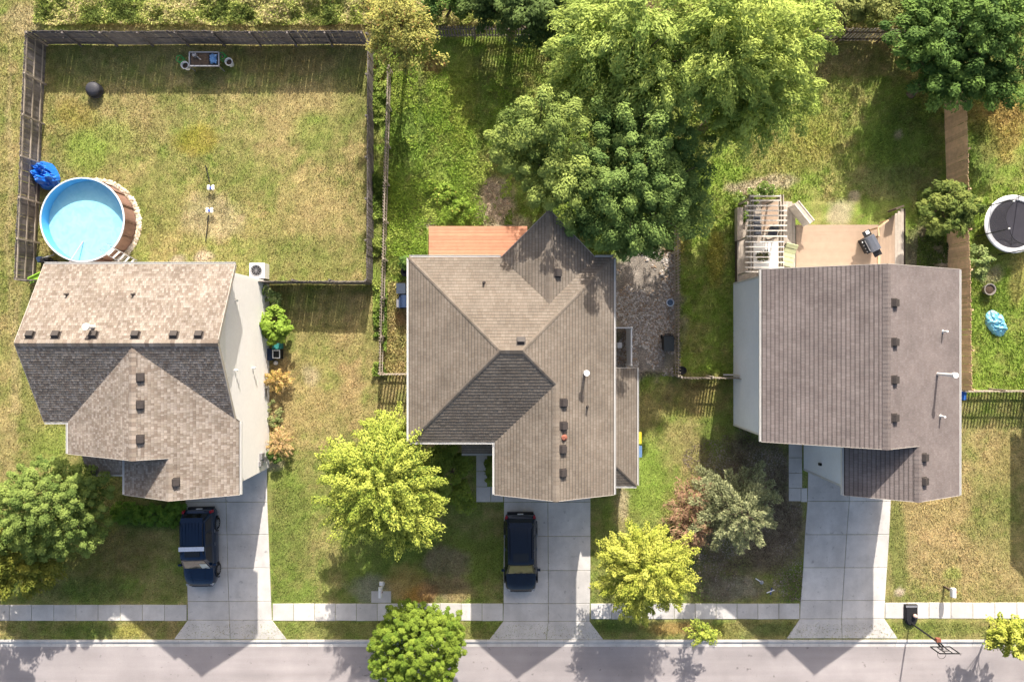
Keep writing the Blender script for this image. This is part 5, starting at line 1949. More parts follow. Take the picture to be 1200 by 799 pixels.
def suv(name, label, loc, rz, paint, L=4.55, Wd=1.86, Ht=1.7, shade=False, bar=False):
    t = thing(name, label, 'car', loc, rz)
    hw = Wd / 2
    # body stations: (y, half width, top z, bottom z); front is -y
    S = [(L / 2, .80, .62, .48), (L / 2 - .04, .90, .98, .36), (L / 2 - .2, .97, 1.04, .30), (L / 2 - .6, 1.0, 1.07, .27), (.6, 1.0, 1.06, .26), (-.3, 1.0, 1.05, .26), (-.95, 1.0, 1.05, .26),
         (-1.25, .99, 1.04, .27), (-1.7, .965, .99, .28), (-L / 2 + .22, .90, .90, .30), (-L / 2 + .06, .80, .78, .34), (-L / 2, .66, .60, .42)]
    mb = MB()
    nr = 13
    for (y, kw, zt_, zb_) in S:
        w_ = hw * kw
        half = [(0, zt_ + .02), (w_ * .45, zt_ + .012), (w_ * .8, zt_ - .01), (w_ * .93, zt_ - .06), (w_, zt_ - .22), (w_ * .995, lerp(zb_, zt_, .4)), (w_ * .95, zb_)]
        ring = [(-x, z_) for (x, z_) in half[::-1]] + half[1:]
        for (x, z_) in ring:
            mb.v.append((x, y, z_))
    for i in range(len(S) - 1):
        for k in range(nr - 1):
            mb.f.append((i * nr + k, i * nr + k + 1, (i + 1) * nr + k + 1, (i + 1) * nr + k))
        mb.f.append((i * nr + nr - 1, i * nr, (i + 1) * nr, (i + 1) * nr + nr - 1))
    mb.f.append(tuple(range(nr)))
    mb.f.append(tuple((len(S) - 1) * nr + k for k in range(nr))[::-1])
    body = mb.local('body', paint, t, True)
    # cabin
    cb = [(L / 2 - .12, .90, 1.02), (-1.12, .92, 1.04)]
    ct = [(L / 2 - .5, .74, Ht), (-.38, .75, Ht - .02)]
    lo = [(hw * .92, L / 2 - .14), (hw * .93, .3), (hw * .92, -1.12)]
    hi = [(hw * .74, L / 2 - .5), (hw * .77, .35), (hw * .74, -.42)]
    mb = MB()
    nn = len(lo)
    seq = [(-x, y, 1.0) for (x, y) in lo] + [(x, y, 1.0) for (x, y) in lo[::-1]]
    seq2 = [(-x, y, Ht - .05 - (.03 if i == 2 else 0)) for i, (x, y) in enumerate(hi)] + [(x, y, Ht - .05 - (.03 if i == 0 else 0)) for i, (x, y) in enumerate(hi[::-1])]
    mb.v += seq + seq2
    for i in range(6):
        j = (i + 1) % 6
        mb.f.append((i, j, 6 + j, 6 + i))
    mb.local('cabin', paint, t)
    # roof panel, gently crowned
    mb = MB()
    ys_ = [L / 2 - .44, L / 2 - .54, L / 2 - 1.0, .4, 0, -.3, -.43]
    zs_ = [Ht - .06, Ht - .03, Ht, Ht + .015, Ht + .01, Ht - .02, Ht - .07]
    xs_ = [-.79, -.76, -.6, -.25, .25, .6, .76, .79]
    for y, z_ in zip(ys_, zs_):
        for x in xs_:
            mb.v.append((x * hw, y, z_ - .06 * abs(x / .79) ** 4 - .012 * (x / .79) ** 2))
    m_ = len(xs_)
    for i in range(len(ys_) - 1):
        for k in range(m_ - 1):
            mb.f.append((i * m_ + k, i * m_ + k + 1, (i + 1) * m_ + k + 1, (i + 1) * m_ + k))
    roof = mb.local('roof', paint, t, True)
    # grooves: raised ribs along the roof
    for x in (-.45, -.25, -.05, .15, .35):
        MB().box((x * hw + .05, .75, Ht + .008), (.03, 2.0, .016)).local('roof_rib', paint, roof)
    # sunroof
    MB().box((0, .02, Ht + .013), (.86, .48, .01)).local('sunroof', M_GLASS, roof)
    for s_ in (-1, 1):
        mb = MB()
        mb.tube([(s_ * hw * .70, 1.65, Ht), (s_ * hw * .70, 1.5, Ht + .06), (s_ * hw * .70, .1, Ht + .07), (s_ * hw * .70, -.1, Ht)], .022, 6)
        mb.local('roof_rail', M_DARKM, t, True)

    def pane(nm, p4, m__, off):
        mb = MB()
        o = Vector(off)
        mb.quad(*[Vector(p) + o for p in p4])
        return mb.local(nm, m__, t)

    zb_, zt_ = 1.07, Ht - .1
    # windshield
    ip = lambda a, b, f: tuple(lerp(a[i], b[i], f) for i in range(3))
    A0, A1 = (-lo[2][0], lo[2][1], 1.0), (lo[2][0], lo[2][1], 1.0)
    B0, B1 = (-hi[2][0], hi[2][1], Ht - .08), (hi[2][0], hi[2][1], Ht - .08)
    q4 = [ip(ip(A0, A1, .07), ip(B0, B1, .07), .08), ip(ip(A0, A1, .93), ip(B0, B1, .93), .08), ip(ip(A0, A1, .93), ip(B0, B1, .93), .92), ip(ip(A0, A1, .07), ip(B0, B1, .07), .92)]
    ws = pane('windshield', q4, M_WSHIELD, (0, -.012, .012))
    if shade:  # shade adds a pale quad drawn as a windshield reflection
        s4 = [ip(q4[0], q4[1], .68), q4[1], ip(q4[1], q4[2], .6), ip(ip(q4[0], q4[3], .6), ip(q4[1], q4[2], .6), .68)]
        mb = MB()
        mb.quad(*[Vector(p) + Vector((0, -.02, .02)) for p in s4])
        mb.local('windshield_reflection', M_WSREFL, ws)
    A0, A1 = (-lo[0][0], lo[0][1], 1.0), (lo[0][0], lo[0][1], 1.0)
    B0, B1 = (-hi[0][0], hi[0][1], Ht - .05), (hi[0][0], hi[0][1], Ht - .05)
    q4 = [ip(ip(A0, A1, .08), ip(B0, B1, .08), .15), ip(ip(A0, A1, .92), ip(B0, B1, .92), .15), ip(ip(A0, A1, .92), ip(B0, B1, .92), .88), ip(ip(A0, A1, .08), ip(B0, B1, .08), .88)]
    pane('rear_window', q4[::-1], M_GLASS, (0, .014, .01))
    for s_ in (-1, 1):
        for (i0, i1, f0, f1) in ((0, 1, .08, .46), (0, 1, .52, .96), (1, 2, .06, .82)):
            L0, L1 = (s_ * lo[i0][0], lo[i0][1], 1.0), (s_ * lo[i1][0], lo[i1][1], 1.0)
            T0, T1 = (s_ * hi[i0][0], hi[i0][1], Ht - .05), (s_ * hi[i1][0], hi[i1][1], Ht - .07)
            q4 = [ip(ip(L0, L1, f0), ip(T0, T1, f0), .12), ip(ip(L0, L1, f1), ip(T0, T1, f1), .12), ip(ip(L0, L1, f1), ip(T0, T1, f1), .86), ip(ip(L0, L1, f0), ip(T0, T1, f0), .86)]
            pane('side_window', q4, M_GLASS, (s_ * .012, 0, .004))
        for y in (.35, 1.1):
            MB().box((s_ * (hw + .008), y - .1, .86), (.03, .18, .035)).local('door_handle', M_RIM, t)
        mb = MB()
        mb.box((s_ * (hw + .08), -.86, 1.08), (.2, .12, .15))
        mb.local('mirror', paint, t)
        # wheels
        for y in (-1.38, 1.32):
            mb = MB()
            n_ = 24
            rr = .36
            for (x, r_2) in ((hw - .26, rr - .05), (hw - .24, rr), (hw - .04, rr), (hw - .015, rr - .04), (hw - .02, .24)):
                for k in range(n_):
                    a = 2 * math.pi * k / n_
                    mb.v.append((s_ * x, y + r_2 * math.cos(a), .36 + r_2 * math.sin(a)))
            for i in range(4):
                for k in range(n_):
                    mb.f.append((i * n_ + k, i * n_ + (k + 1) % n_, (i + 1) * n_ + (k + 1) % n_, (i + 1) * n_ + k))
            wh = mb.local('wheel', M_TYRE, t, True)
            mb = MB()
            for k in range(5):
                mb.box((s_ * (hw - .02), y, .36), (.03, .06, .44), 0, k * math.pi / 5)
            mb.local('rim', M_RIM, wh)
            mb = MB()
            mb.tube([(s_ * (hw + .012), y + (rr + .07) * math.cos(a), .36 + (rr + .07) * math.sin(a)) for a in [math.pi * k / 10 for k in range(11)]], .035, 6)
            mb.local('wheel_arch', M_BLACK, t, True)
        mb = MB()
        mb.box((s_ * hw * .70, -L / 2 + .21, .79), (.32, .16, .12), s_ * -.5)
        mb.local('headlight', M_LAMP, t)
        mb = MB()
        mb.box((s_ * hw * .86, L / 2 - .10, .92), (.13, .15, .3), s_ * .3)
        mb.local('taillight', M_RED, t)
    MB().box((0, L / 2 + .015, .72), (.34, .03, .12)).local('licence_plate', M_WHITE, t)
    MB().box((0, L / 2 + .0, .48), (Wd * .82, .14, .2)).local('rear_bumper', M_BLACK, t)
    MB().box((0, -L / 2 - .0, .46), (Wd * .66, .12, .2)).local('front_bumper', M_BLACK, t)
    MB().box((0, -L / 2 + .02, .66), (.8, .06, .14)).local('grille', M_DARKM, t)
    mb = MB()
    mb.box((0, L / 2 - .40, Ht - .02), (Wd * .68, .28, .04), 0, -.12)
    mb.local('spoiler', paint, t)
    for s_ in (-.35, .25):
        mb = MB()
        mb.tube([(s_, -1.12, 1.075), (s_ + .45, -1.0, 1.14)], .012, 5)
        mb.local('wiper', M_BLACK, t)
    for x in (-.42, .42):
        mb = MB()
        mb.tube([(x, -1.22, 1.055), (x * .9, -1.7, 1.01), (x * .8, -L / 2 + .3, .935)], .012, 5)
        mb.local('bonnet_crease', paint, t)
    if bar:
        mb = MB()
        mb.box((0, .25, Ht + .08), (Wd * .78, .24, .04))
        mb.local('roof_bar', mat('white roof bar', (.72, .76, .86), .3), t)
    return t


c1 = P(241.5, 637)
suv('parked_car', 'dark navy car with a white roof bar on the left driveway', (c1.x, c1.y, .036), math.radians(1.2), M_PAINT, 4.5, 1.84, 1.72, True, True)
c2 = P(610, 643)
suv('parked_car', 'black car on the middle driveway, without a roof bar', (c2.x, c2.y, .036), math.radians(.5), M_PAINTB, 4.5, 1.88, 1.62)

# ------------------------------------------------------------------ street side things
p = P(450, 683)
t = thing('mailbox', 'white mailbox on a white post by the grey pad', 'mailbox', (p.x, p.y, 0))
MB().box((p.x, p.y, .5), (.11, .11, 1.0)).build('post', M_WHITE, t)
mb = MB()
prof = [(-.11, 1.0), (-.11, 1.14)] + [(-.11 * math.cos(a * math.pi / 8), 1.14 + .11 * math.sin(a * math.pi / 8)) for a in range(1, 8)] + [(.11, 1.14), (.11, 1.0)]
for y in (-.42, .16):
    for (x, z) in prof:
        mb.v.append((p.x + x, p.y + y, z))
n = len(prof)
for i in range(n):
    j = (i + 1) % n
    mb.f.append((i, j, n + j, n + i))
mb.f.append(tuple(range(n)))
mb.f.append(tuple(range(n, 2 * n))[::-1])
mb.build('box', M_WHITE, t, True)
MB().box((p.x + .125, p.y - .1, 1.18), (.015, .05, .2)).build('flag', M_RED, t)
MB().box((p.x, p.y + .25, .75), (.24, .2, .14)).build('paper_holder', M_WHITE, t)
MB().lathe((p.x, p.y + .05, 1.25), [(.09, 0), (.08, .06), (0, .09)], 10).build('finial', M_PVC, t, True)
p = P(1106.5, 687)
t = thing('mailbox', 'white topped mailbox by the dry right front lawn', 'mailbox', (p.x, p.y, 0))
MB().box((p.x, p.y, .36), (.1, .1, .72)).build('post', M_FDARK, t)
mb = MB()
prof = [(-.13, 0.72), (-.13, 0.86)] + [(-.13 * math.cos(a * math.pi / 8), 0.86 + .13 * math.sin(a * math.pi / 8)) for a in range(1, 8)] + [(.13, 0.86), (.13, 0.72)]
for y in (-.3, .2):
    for (x, z) in prof:
        mb.v.append((p.x + x, p.y + y, z))
for i in range(n):
    j = (i + 1) % n
    mb.f.append((i, j, n + j, n + i))
mb.f.append(tuple(range(n)))
mb.f.append(tuple(range(n, 2 * n))[::-1])
mb.build('box', M_WHITE, t, True)
MB().box((p.x + .15, p.y, 0.86), (.02, .06, .16)).build('flag', M_RED, t)

# basketball hoop
p = P(1066, 719)
bh = thing('basketball_hoop', 'portable basketball hoop with clear framed backboard by the kerb', 'basketball hoop', (p.x, p.y, .03))
mb = MB()
w0, h0 = 7.3 * HC / FP, 12 * HC / FP
poly = [(-w0, h0), (w0, h0), (w0, -h0 * .45), (w0 * .7, -h0 * .85), (0.15, -h0), (-.15, -h0), (-w0 * .7, -h0 * .85), (-w0, -h0 * .45)]
mb.prism(poly[::-1], .0, .14)
mb.prism([(x * .86, y * .9) for (x, y) in poly][::-1], .14, .2)
mb.local('base', M_BLACK, bh)
MB().prism([(-w0 * .95, h0 * .97), (w0 * .95, h0 * .97), (w0 * .95, h0 * .78), (-w0 * .95, h0 * .78)][::-1], .19, .215).local('base_lip', M_GREYM, bh)
MB().tube([(0, -h0 * .8, .15), (0, -h0 * .8, 2.75)], .05, 10).local('pole', M_BLACK, bh, True)
by = P(0, 732).y - p.y
mb = MB()
for s_ in (-1, 1):
    mb.beam((s_ * .06, -h0 * .8, 2.6), (s_ * .1, by + .05, 2.95), .03, .05)
    mb.beam((s_ * .06, -h0 * .8, 2.75), (s_ * .1, by + .05, 3.25), .03, .05)
mb.local('bracket', M_BLACK, bh)
MB().box((0, -h0 * .8 + .12, 2.62), (.24, .2, .2)).local('spring_box', M_BRICKR, bh)
bw = .54
fr = MB()
for z in (2.82, 3.62):
    fr.beam((-bw, by, z), (bw, by, z), .05, .05)
for x in (-bw, bw):
    fr.beam((x, by, 2.82), (x, by, 3.62), .05, .05)
for (x) in (-.2, .2):
    fr.beam((x, by, 2.84), (x, by, 3.6), .04, .04)
fr.beam((-.2, by + .001, 3.32), (.2, by + .001, 3.32), .04, .04)
bb = fr.local('backboard', M_BLACK, bh)
mb = MB()
mb.quad((-bw, by, 2.82), (bw, by, 2.82), (bw, by, 3.62), (-bw, by, 3.62))
mb.local('acrylic_sheet', M_ACRYL, bb)
mb = MB()
mb.tube([(.23 * math.cos(k * math.pi / 10), by - .36 + .23 * math.sin(k * math.pi / 10), 2.95) for k in range(21)], .012, 5)
mb.beam((0, by, 2.95), (0, by - .13, 2.95), .1, .02)
mb.local('rim', M_DARKM, bh)
bl = thing('ball', 'pinkish ball resting on the black hoop base', 'ball', (p.x + .12, p.y + .02, .23))
MB().lathe((p.x + .12, p.y + .02, .35), [(0, .12)] + [(.12 * math.sin(k * math.pi / 8), .12 * math.cos(k * math.pi / 8)) for k in range(1, 8)] + [(0, -.12)], 14).build('sphere', mat('faded pink rubber', (.62, .42, .36), .6), bl, True)

p = P(889, 679)
t = thing('garden_light', 'white and blue garden light lying under the grey-green tree', 'garden light', (p.x, p.y, 0))
MB().tube([p + Vector((-.2, .1, .06)), p + Vector((.12, -.1, .08))], .035, 7).build('stem', M_WHITE, t, True)
MB().lathe((p.x + .15, p.y - .12, .04), [(.1, 0), (.12, .05), (0, .12)], 10).build('cap', M_LAMP, t, True)
p = P(903, 692)
t = thing('sprinkler', 'white and blue sprinkler lying in mulch near the sidewalk', 'sprinkler', (p.x, p.y, 0))
MB().tube([p + Vector((-.25, -.1, .05)), p + Vector((.2, .08, .06))], .035, 7).build('pipe', M_WHITE, t, True)
MB().tube([p + Vector((-.02, -.2, .05)), p + Vector((.05, .2, .06))], .03, 7).build('arm', M_BLUEH, t, True)

# ------------------------------------------------------------------ trees and shrubs
YG = [(.17, .24, .03), (.50, .54, .10), (.08, .13, .02, .16)]
YG2 = [(.24, .29, .03), (.54, .54, .11), (.12, .17, .02, .12)]
MG = [(.045, .10, .026), (.255, .355, .09)]
MG2 = [(.07, .125, .027), (.35, .425, .105)]
LOC = [(.11, .19, .035), (.49, .585, .14)]
DK = [(.03, .08, .02), (.165, .265, .055)]
BR = [(.09, .15, .02), (.23, .30, .055)]

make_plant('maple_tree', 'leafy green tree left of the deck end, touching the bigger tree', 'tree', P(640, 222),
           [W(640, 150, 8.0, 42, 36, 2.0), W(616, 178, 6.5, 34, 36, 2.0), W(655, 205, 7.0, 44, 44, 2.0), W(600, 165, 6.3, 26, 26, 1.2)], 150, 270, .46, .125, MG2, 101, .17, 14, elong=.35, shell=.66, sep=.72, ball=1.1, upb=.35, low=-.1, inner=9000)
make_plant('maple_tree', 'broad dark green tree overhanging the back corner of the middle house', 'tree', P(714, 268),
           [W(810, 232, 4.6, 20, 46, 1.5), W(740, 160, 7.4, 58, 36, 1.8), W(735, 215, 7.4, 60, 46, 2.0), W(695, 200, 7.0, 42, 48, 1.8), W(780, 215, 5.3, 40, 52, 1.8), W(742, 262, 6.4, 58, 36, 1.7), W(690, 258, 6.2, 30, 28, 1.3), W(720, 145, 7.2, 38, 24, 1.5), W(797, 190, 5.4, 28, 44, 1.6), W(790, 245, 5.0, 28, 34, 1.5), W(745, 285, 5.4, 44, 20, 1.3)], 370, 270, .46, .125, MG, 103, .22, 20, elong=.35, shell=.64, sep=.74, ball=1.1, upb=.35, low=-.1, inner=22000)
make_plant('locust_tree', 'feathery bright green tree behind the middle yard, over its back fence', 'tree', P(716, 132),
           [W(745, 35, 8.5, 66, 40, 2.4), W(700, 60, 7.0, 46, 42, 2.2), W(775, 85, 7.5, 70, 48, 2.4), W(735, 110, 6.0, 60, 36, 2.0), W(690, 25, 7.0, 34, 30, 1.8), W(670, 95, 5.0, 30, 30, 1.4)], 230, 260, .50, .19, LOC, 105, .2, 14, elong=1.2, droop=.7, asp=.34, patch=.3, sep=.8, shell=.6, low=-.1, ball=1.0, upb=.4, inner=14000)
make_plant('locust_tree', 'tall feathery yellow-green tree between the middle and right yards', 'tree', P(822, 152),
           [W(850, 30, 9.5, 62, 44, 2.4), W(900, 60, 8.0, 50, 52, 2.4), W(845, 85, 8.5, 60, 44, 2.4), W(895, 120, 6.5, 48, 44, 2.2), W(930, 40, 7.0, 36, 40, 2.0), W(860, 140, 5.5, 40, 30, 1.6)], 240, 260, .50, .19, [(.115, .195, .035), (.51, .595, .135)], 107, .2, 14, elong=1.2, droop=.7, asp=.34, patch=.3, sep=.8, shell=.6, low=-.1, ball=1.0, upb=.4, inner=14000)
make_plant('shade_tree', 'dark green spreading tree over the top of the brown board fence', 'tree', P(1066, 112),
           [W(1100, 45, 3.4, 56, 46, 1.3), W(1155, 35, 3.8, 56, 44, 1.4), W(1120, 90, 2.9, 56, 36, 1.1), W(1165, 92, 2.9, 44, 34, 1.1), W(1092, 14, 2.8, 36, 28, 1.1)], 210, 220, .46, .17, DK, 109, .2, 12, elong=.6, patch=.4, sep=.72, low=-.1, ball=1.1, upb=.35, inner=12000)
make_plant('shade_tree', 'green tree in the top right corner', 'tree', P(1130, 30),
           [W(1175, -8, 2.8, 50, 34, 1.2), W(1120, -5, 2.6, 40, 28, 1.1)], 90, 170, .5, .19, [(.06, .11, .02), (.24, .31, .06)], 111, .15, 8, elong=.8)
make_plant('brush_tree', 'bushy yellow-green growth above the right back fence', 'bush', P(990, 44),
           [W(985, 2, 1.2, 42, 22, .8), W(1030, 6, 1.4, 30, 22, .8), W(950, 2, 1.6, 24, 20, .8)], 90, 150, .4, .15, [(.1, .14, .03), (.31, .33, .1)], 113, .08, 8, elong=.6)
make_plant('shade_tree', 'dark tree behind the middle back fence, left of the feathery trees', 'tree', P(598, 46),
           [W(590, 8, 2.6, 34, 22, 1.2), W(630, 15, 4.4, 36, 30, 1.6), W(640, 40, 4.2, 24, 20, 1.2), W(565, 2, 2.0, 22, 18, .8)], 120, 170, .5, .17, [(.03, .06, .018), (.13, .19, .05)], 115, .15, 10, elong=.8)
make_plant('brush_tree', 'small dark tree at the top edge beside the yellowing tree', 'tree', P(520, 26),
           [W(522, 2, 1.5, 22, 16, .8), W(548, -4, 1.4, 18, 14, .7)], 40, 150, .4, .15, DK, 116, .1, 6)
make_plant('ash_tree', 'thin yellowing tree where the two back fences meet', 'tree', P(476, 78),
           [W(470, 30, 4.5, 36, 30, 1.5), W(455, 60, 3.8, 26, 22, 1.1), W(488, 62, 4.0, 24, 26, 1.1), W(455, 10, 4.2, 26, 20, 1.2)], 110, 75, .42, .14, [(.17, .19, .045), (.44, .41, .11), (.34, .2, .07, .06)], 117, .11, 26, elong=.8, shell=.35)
make_plant('honey_tree', 'spiky yellow-green tree left of the middle house', 'tree', P(474, 553),
           [W(450, 560, 5.6, 54, 50, 1.8), W(430, 590, 4.6, 38, 38, 1.4), W(474, 602, 4.8, 34, 36, 1.4), W(408, 548, 4.4, 22, 28, 1.2), W(460, 508, 4.4, 30, 18, 1.2), W(490, 575, 4.2, 20, 28, 1.2), W(450, 575, 5.4, 44, 46, 1.5)], 300, 220, .34, .108, YG, 119, .11, 26, elong=1.7, shell=.42, patch=.35, sep=.40, inner=6000)
make_plant('small_tree', 'low dark green tree shaded between the spiky tree and the middle house', 'tree', P(535, 552),
           [W(527, 555, 2.4, 24, 32, 1.0), W(515, 540, 2.2, 20, 18, .8), W(540, 580, 2.0, 13, 18, .7)], 50, 140, .36, .14, BR, 121, .07, 8, elong=.7)
make_plant('street_tree', 'round dense green tree over the sidewalk and street', 'tree', P(497, 738),
           [W(488, 755, 3.0, 46, 40, 1.5), W(515, 745, 2.7, 28, 34, 1.2), W(462, 770, 2.6, 28, 30, 1.2), W(500, 780, 2.7, 34, 26, 1.2), W(480, 728, 2.6, 30, 24, 1.1)], 420, 150, .20, .088, [(.08, .15, .017), (.25, .33, .045)], 123, .09, 12, elong=.4, sep=.24, shell=.75, low=-.2, inner=9000)
make_plant('honey_tree', 'bright yellow spiky tree beside the middle driveway', 'tree', P(739, 643),
           [W(755, 662, 4.2, 38, 34, 1.4), W(735, 680, 3.4, 28, 28, 1.1), W(778, 680, 3.4, 28, 28, 1.1), W(752, 635, 3.5, 28, 18, 1.0), W(785, 655, 3.6, 22, 24, 1.0), W(748, 704, 2.9, 22, 18, .9), W(725, 655, 3.4, 20, 24, 1.0), W(755, 665, 3.9, 34, 32, 1.2)], 190, 200, .30, .098, YG2, 125, .08, 16, elong=1.5, shell=.42, sep=.34, inner=3500)
make_plant('sapling', 'small yellow-green sapling in the verge by the street', 'sapling', P(822, 738),
           [W(824, 741, 1.6, 13, 12, .9)], 24, 60, .22, .11, YG, 127, .03, 8, elong=1.2, shell=.3)
make_plant('honey_tree', 'bright yellow tree at the bottom right corner', 'tree', P(1160, 733),
           [W(1186, 748, 2.8, 24, 22, 1.1), W(1170, 740, 2.5, 14, 16, .8), W(1200, 738, 2.6, 18, 16, .9)], 80, 95, .28, .13, YG2, 129, .06, 10, elong=1.1)
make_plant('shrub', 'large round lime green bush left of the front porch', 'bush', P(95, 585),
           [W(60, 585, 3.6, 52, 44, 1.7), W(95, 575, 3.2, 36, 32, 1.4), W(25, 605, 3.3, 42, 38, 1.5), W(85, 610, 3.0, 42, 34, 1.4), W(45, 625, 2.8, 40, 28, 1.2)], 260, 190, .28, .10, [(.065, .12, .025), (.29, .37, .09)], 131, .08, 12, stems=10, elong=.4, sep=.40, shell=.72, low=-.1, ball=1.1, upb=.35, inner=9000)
make_plant('shrub', 'yellower loose bush below the large lime bush at the left edge', 'bush', P(40, 650),
           [W(25, 665, 2.4, 34, 36, 1.0), W(50, 655, 2.0, 24, 26, .9), W(0, 650, 2.4, 30, 34, 1.1)], 110, 110, .36, .15, [(.09, .13, .02), (.30, .29, .05)], 133, .06, 8, stems=8, elong=.8)
make_plant('shade_tree', 'tree at the left edge next to the street', 'tree', P(-20, 640),
           [W(-75, 660, 6.0, 46, 46, 1.9), W(-40, 700, 5.0, 26, 28, 1.3)], 110, 130, .45, .18, MG2, 134, .13, 8, elong=.6)
make_plant('shrub', 'round bright green large-leaved bush by the left house wall', 'bush', P(327, 382),
           [W(323, 381, .95, 17, 21, .75)], 60, 42, .22, .17, [(.12, .21, .02), (.28, .40, .06)], 135, .03, 6, stems=6, asp=.7)
make_plant('shrub', 'small pale shrub just above the round bush, in fence shade', 'bush', P(314, 344),
           [W(312, 343, .7, 9, 9, .45), W(320, 351, .6, 8, 8, .4)], 22, 40, .18, .14, [(.12, .2, .05), (.34, .40, .16)], 137, .02, 4, stems=5)
make_plant('ornamental_grass', 'upper orange dried grass clump along the left house wall', 'grass clump', P(327, 448),
           [W(325, 445, .55, 14, 11, .5)], 36, 48, .16, .17, [(.42, .24, .06), (.60, .42, .17), (.2, .24, .04, .18)], 139, .015, 4, stems=6, asp=.16, elong=1.2)
make_plant('ornamental_grass', 'lower orange dried grass clump near the meter boxes', 'grass clump', P(329, 521),
           [W(328, 519, .55, 15, 15, .55)], 38, 48, .16, .17, [(.44, .26, .09), (.62, .44, .24), (.2, .22, .05, .2)], 141, .015, 4, stems=6, asp=.16, elong=1.2)
make_plant('shrub', 'small dark green shrub at the left house front corner', 'bush', P(320, 535),
           [W(320, 536, .5, 8, 9, .4)], 18, 40, .14, .11, DK, 143, .015, 4, stems=4)
make_plant('shrub', 'pale green low weeds patch between the two orange grass clumps', 'bush', P(322, 484),
           [W(322, 484, .22, 9, 16, .2)], 22, 36, .14, .1, [(.15, .2, .06), (.27, .29, .12)], 144, .01, 4, stems=4)
for i, (px, py, rx, ry, lb) in enumerate(((150, 600, 18, 12, 'green leafy planting at the left of the bed below the porch'), (178, 603, 18, 13, 'green leafy planting mid bed below the garage front'), (205, 601, 12, 13, 'green leafy planting beside the left driveway'))):
    make_plant('bed_plant', lb, 'plant', P(px, py), [W(px, py, .6, rx, ry, .45)], 40, 50, .2, .14, [(.05, .12, .015), (.15, .26, .035)], 150 + i, .02, 4, group=None, stems=5)
make_plant('shrub', 'trimmed green bush strip under the middle garage wall', 'bush', P(574, 552),
           [W(574, 542, .6, 5, 8, .5), W(574, 558, .6, 5, 8, .5)], 36, 46, .16, .1, [(.08, .13, .02), (.22, .28, .05)], 155, .02, 4, stems=4)
make_plant('shrub', 'broad dark leafy bush leaning over the brown board fence', 'bush', P(1090, 255),
           [W(1098, 252, 1.7, 22, 22, .9), W(1128, 244, 2.0, 22, 20, .8), W(1113, 230, 1.8, 24, 16, .8), W(1115, 262, 1.8, 26, 14, .7)], 130, 70, .28, .17, [(.045, .09, .018), (.24, .28, .065)], 157, .05, 8, stems=8, elong=.5, asp=.5)
make_plant('shrub', 'pale green shrub right of the brown fence, above the pot', 'bush', P(1141, 314),
           [W(1145, 310, 1.2, 13, 18, .7)], 36, 55, .2, .14, [(.11, .18, .045), (.30, .36, .13)], 159, .03, 5, stems=5, elong=.8)
make_plant('shrub', 'flowering shrub at the back corner of the pergola', 'bush', P(884, 232),
           [W(878, 231, .6, 14, 10, .45), W(900, 222, .6, 12, 8, .4), W(872, 246, .5, 6, 14, .4)], 44, 44, .18, .13, [(.06, .12, .02), (.2, .27, .06), (.72, .70, .5, .03)], 161, .02, 4, stems=6)
make_plant('shrub', 'brown twiggy shrub next to the grey-green tree', 'bush', P(803, 594),
           [W(803, 592, 1.5, 22, 24, .8), W(808, 622, 1.4, 22, 22, .7), W(822, 575, 1.3, 14, 14, .6)], 130, 60, .26, .15, [(.17, .09, .055), (.46, .29, .18), (.25, .3, .1, .12)], 163, .03, 10, stems=14, asp=.25, elong=1.0, shell=.3)
make_plant('weed_bush', 'leafy green weed clump in the middle back yard beside the bare patch', 'weeds', P(540, 245),
           [W(540, 245, .3, 16, 12, .25), (P(515, 225).x, P(515, 225).y, .25, .9, .7, .2)], 40, 44, .18, .12, [(.11, .2, .02), (.24, .34, .05), (.6, .5, .12, .02)], 165, .01, 4, stems=4)
make_plant('shrub', 'dark green undergrowth at the back left corner of the middle house', 'bush', P(476, 312),
           [W(476, 308, .6, 6, 9, .5)], 20, 40, .16, .1, DK, 167, .02, 4, stems=4)

# spruce-like grey-green tree: whorls of plumed branches
sp = thing('spruce_tree', 'silvery grey-green conifer with loose plumes by the right driveway', 'tree', P(843, 580))
b = P(843, 580)
r = np.random.default_rng(200)
Vs, Fs, Cs = [], [], []
lm = MB()
ofs = 0
for i in range(54):
    f = (i + .5) / 54
    hz = .8 + f * 4.6
    Lb = (2.75 * (1 - f) ** .7 + .3) * r.uniform(.7, 1.15)
    a = i * 2.4 + r.uniform(-.3, .3)
    s0 = np.array([b.x, b.y, hz])
    dv = np.array([math.cos(a), math.sin(a), .30 * f + .02])
    e0 = s0 + dv * Lb
    lm.tube([tuple(s0), tuple((s0 + e0) / 2 + np.array([0, 0, .05])), tuple(e0)], [.03, .02, .008], 4, False)
    n = int(200 * Lb / 1.5) + 40
    tpos = .25 + .8 * r.random(n) ** .75
    side = np.array([-dv[1], dv[0], 0])
    wd = (.26 * (1.2 - tpos) + .05) * np.clip(Lb, .5, 2)
    Cc = s0 + dv * (Lb * tpos)[:, None] + side * (r.uniform(-1, 1, n) * wd)[:, None]
    Cc[:, 2] += r.uniform(-.1, .14, n)
    sgn = np.sign(((Cc - s0) * side).sum(1))[:, None]
    tw = dv * .8 + side * sgn * .7
    V_, F_ = leaf_quads(Cc, np.array([0, 0, 1.0]) + r.normal(size=(n, 3)) * .5, .17 * (.6 + .8 * r.random(n)), .22, r, tw)
    Vs.append(V_)
    Fs.append(F_ + ofs)
    ofs += len(V_)
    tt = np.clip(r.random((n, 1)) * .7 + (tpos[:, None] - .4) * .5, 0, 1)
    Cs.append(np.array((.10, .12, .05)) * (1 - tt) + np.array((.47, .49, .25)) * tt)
link('crown', np_mesh('crown', np.concatenate(Vs) - np.array(b), np.concatenate(Fs), M_LEAF, np.concatenate(Cs)), sp)
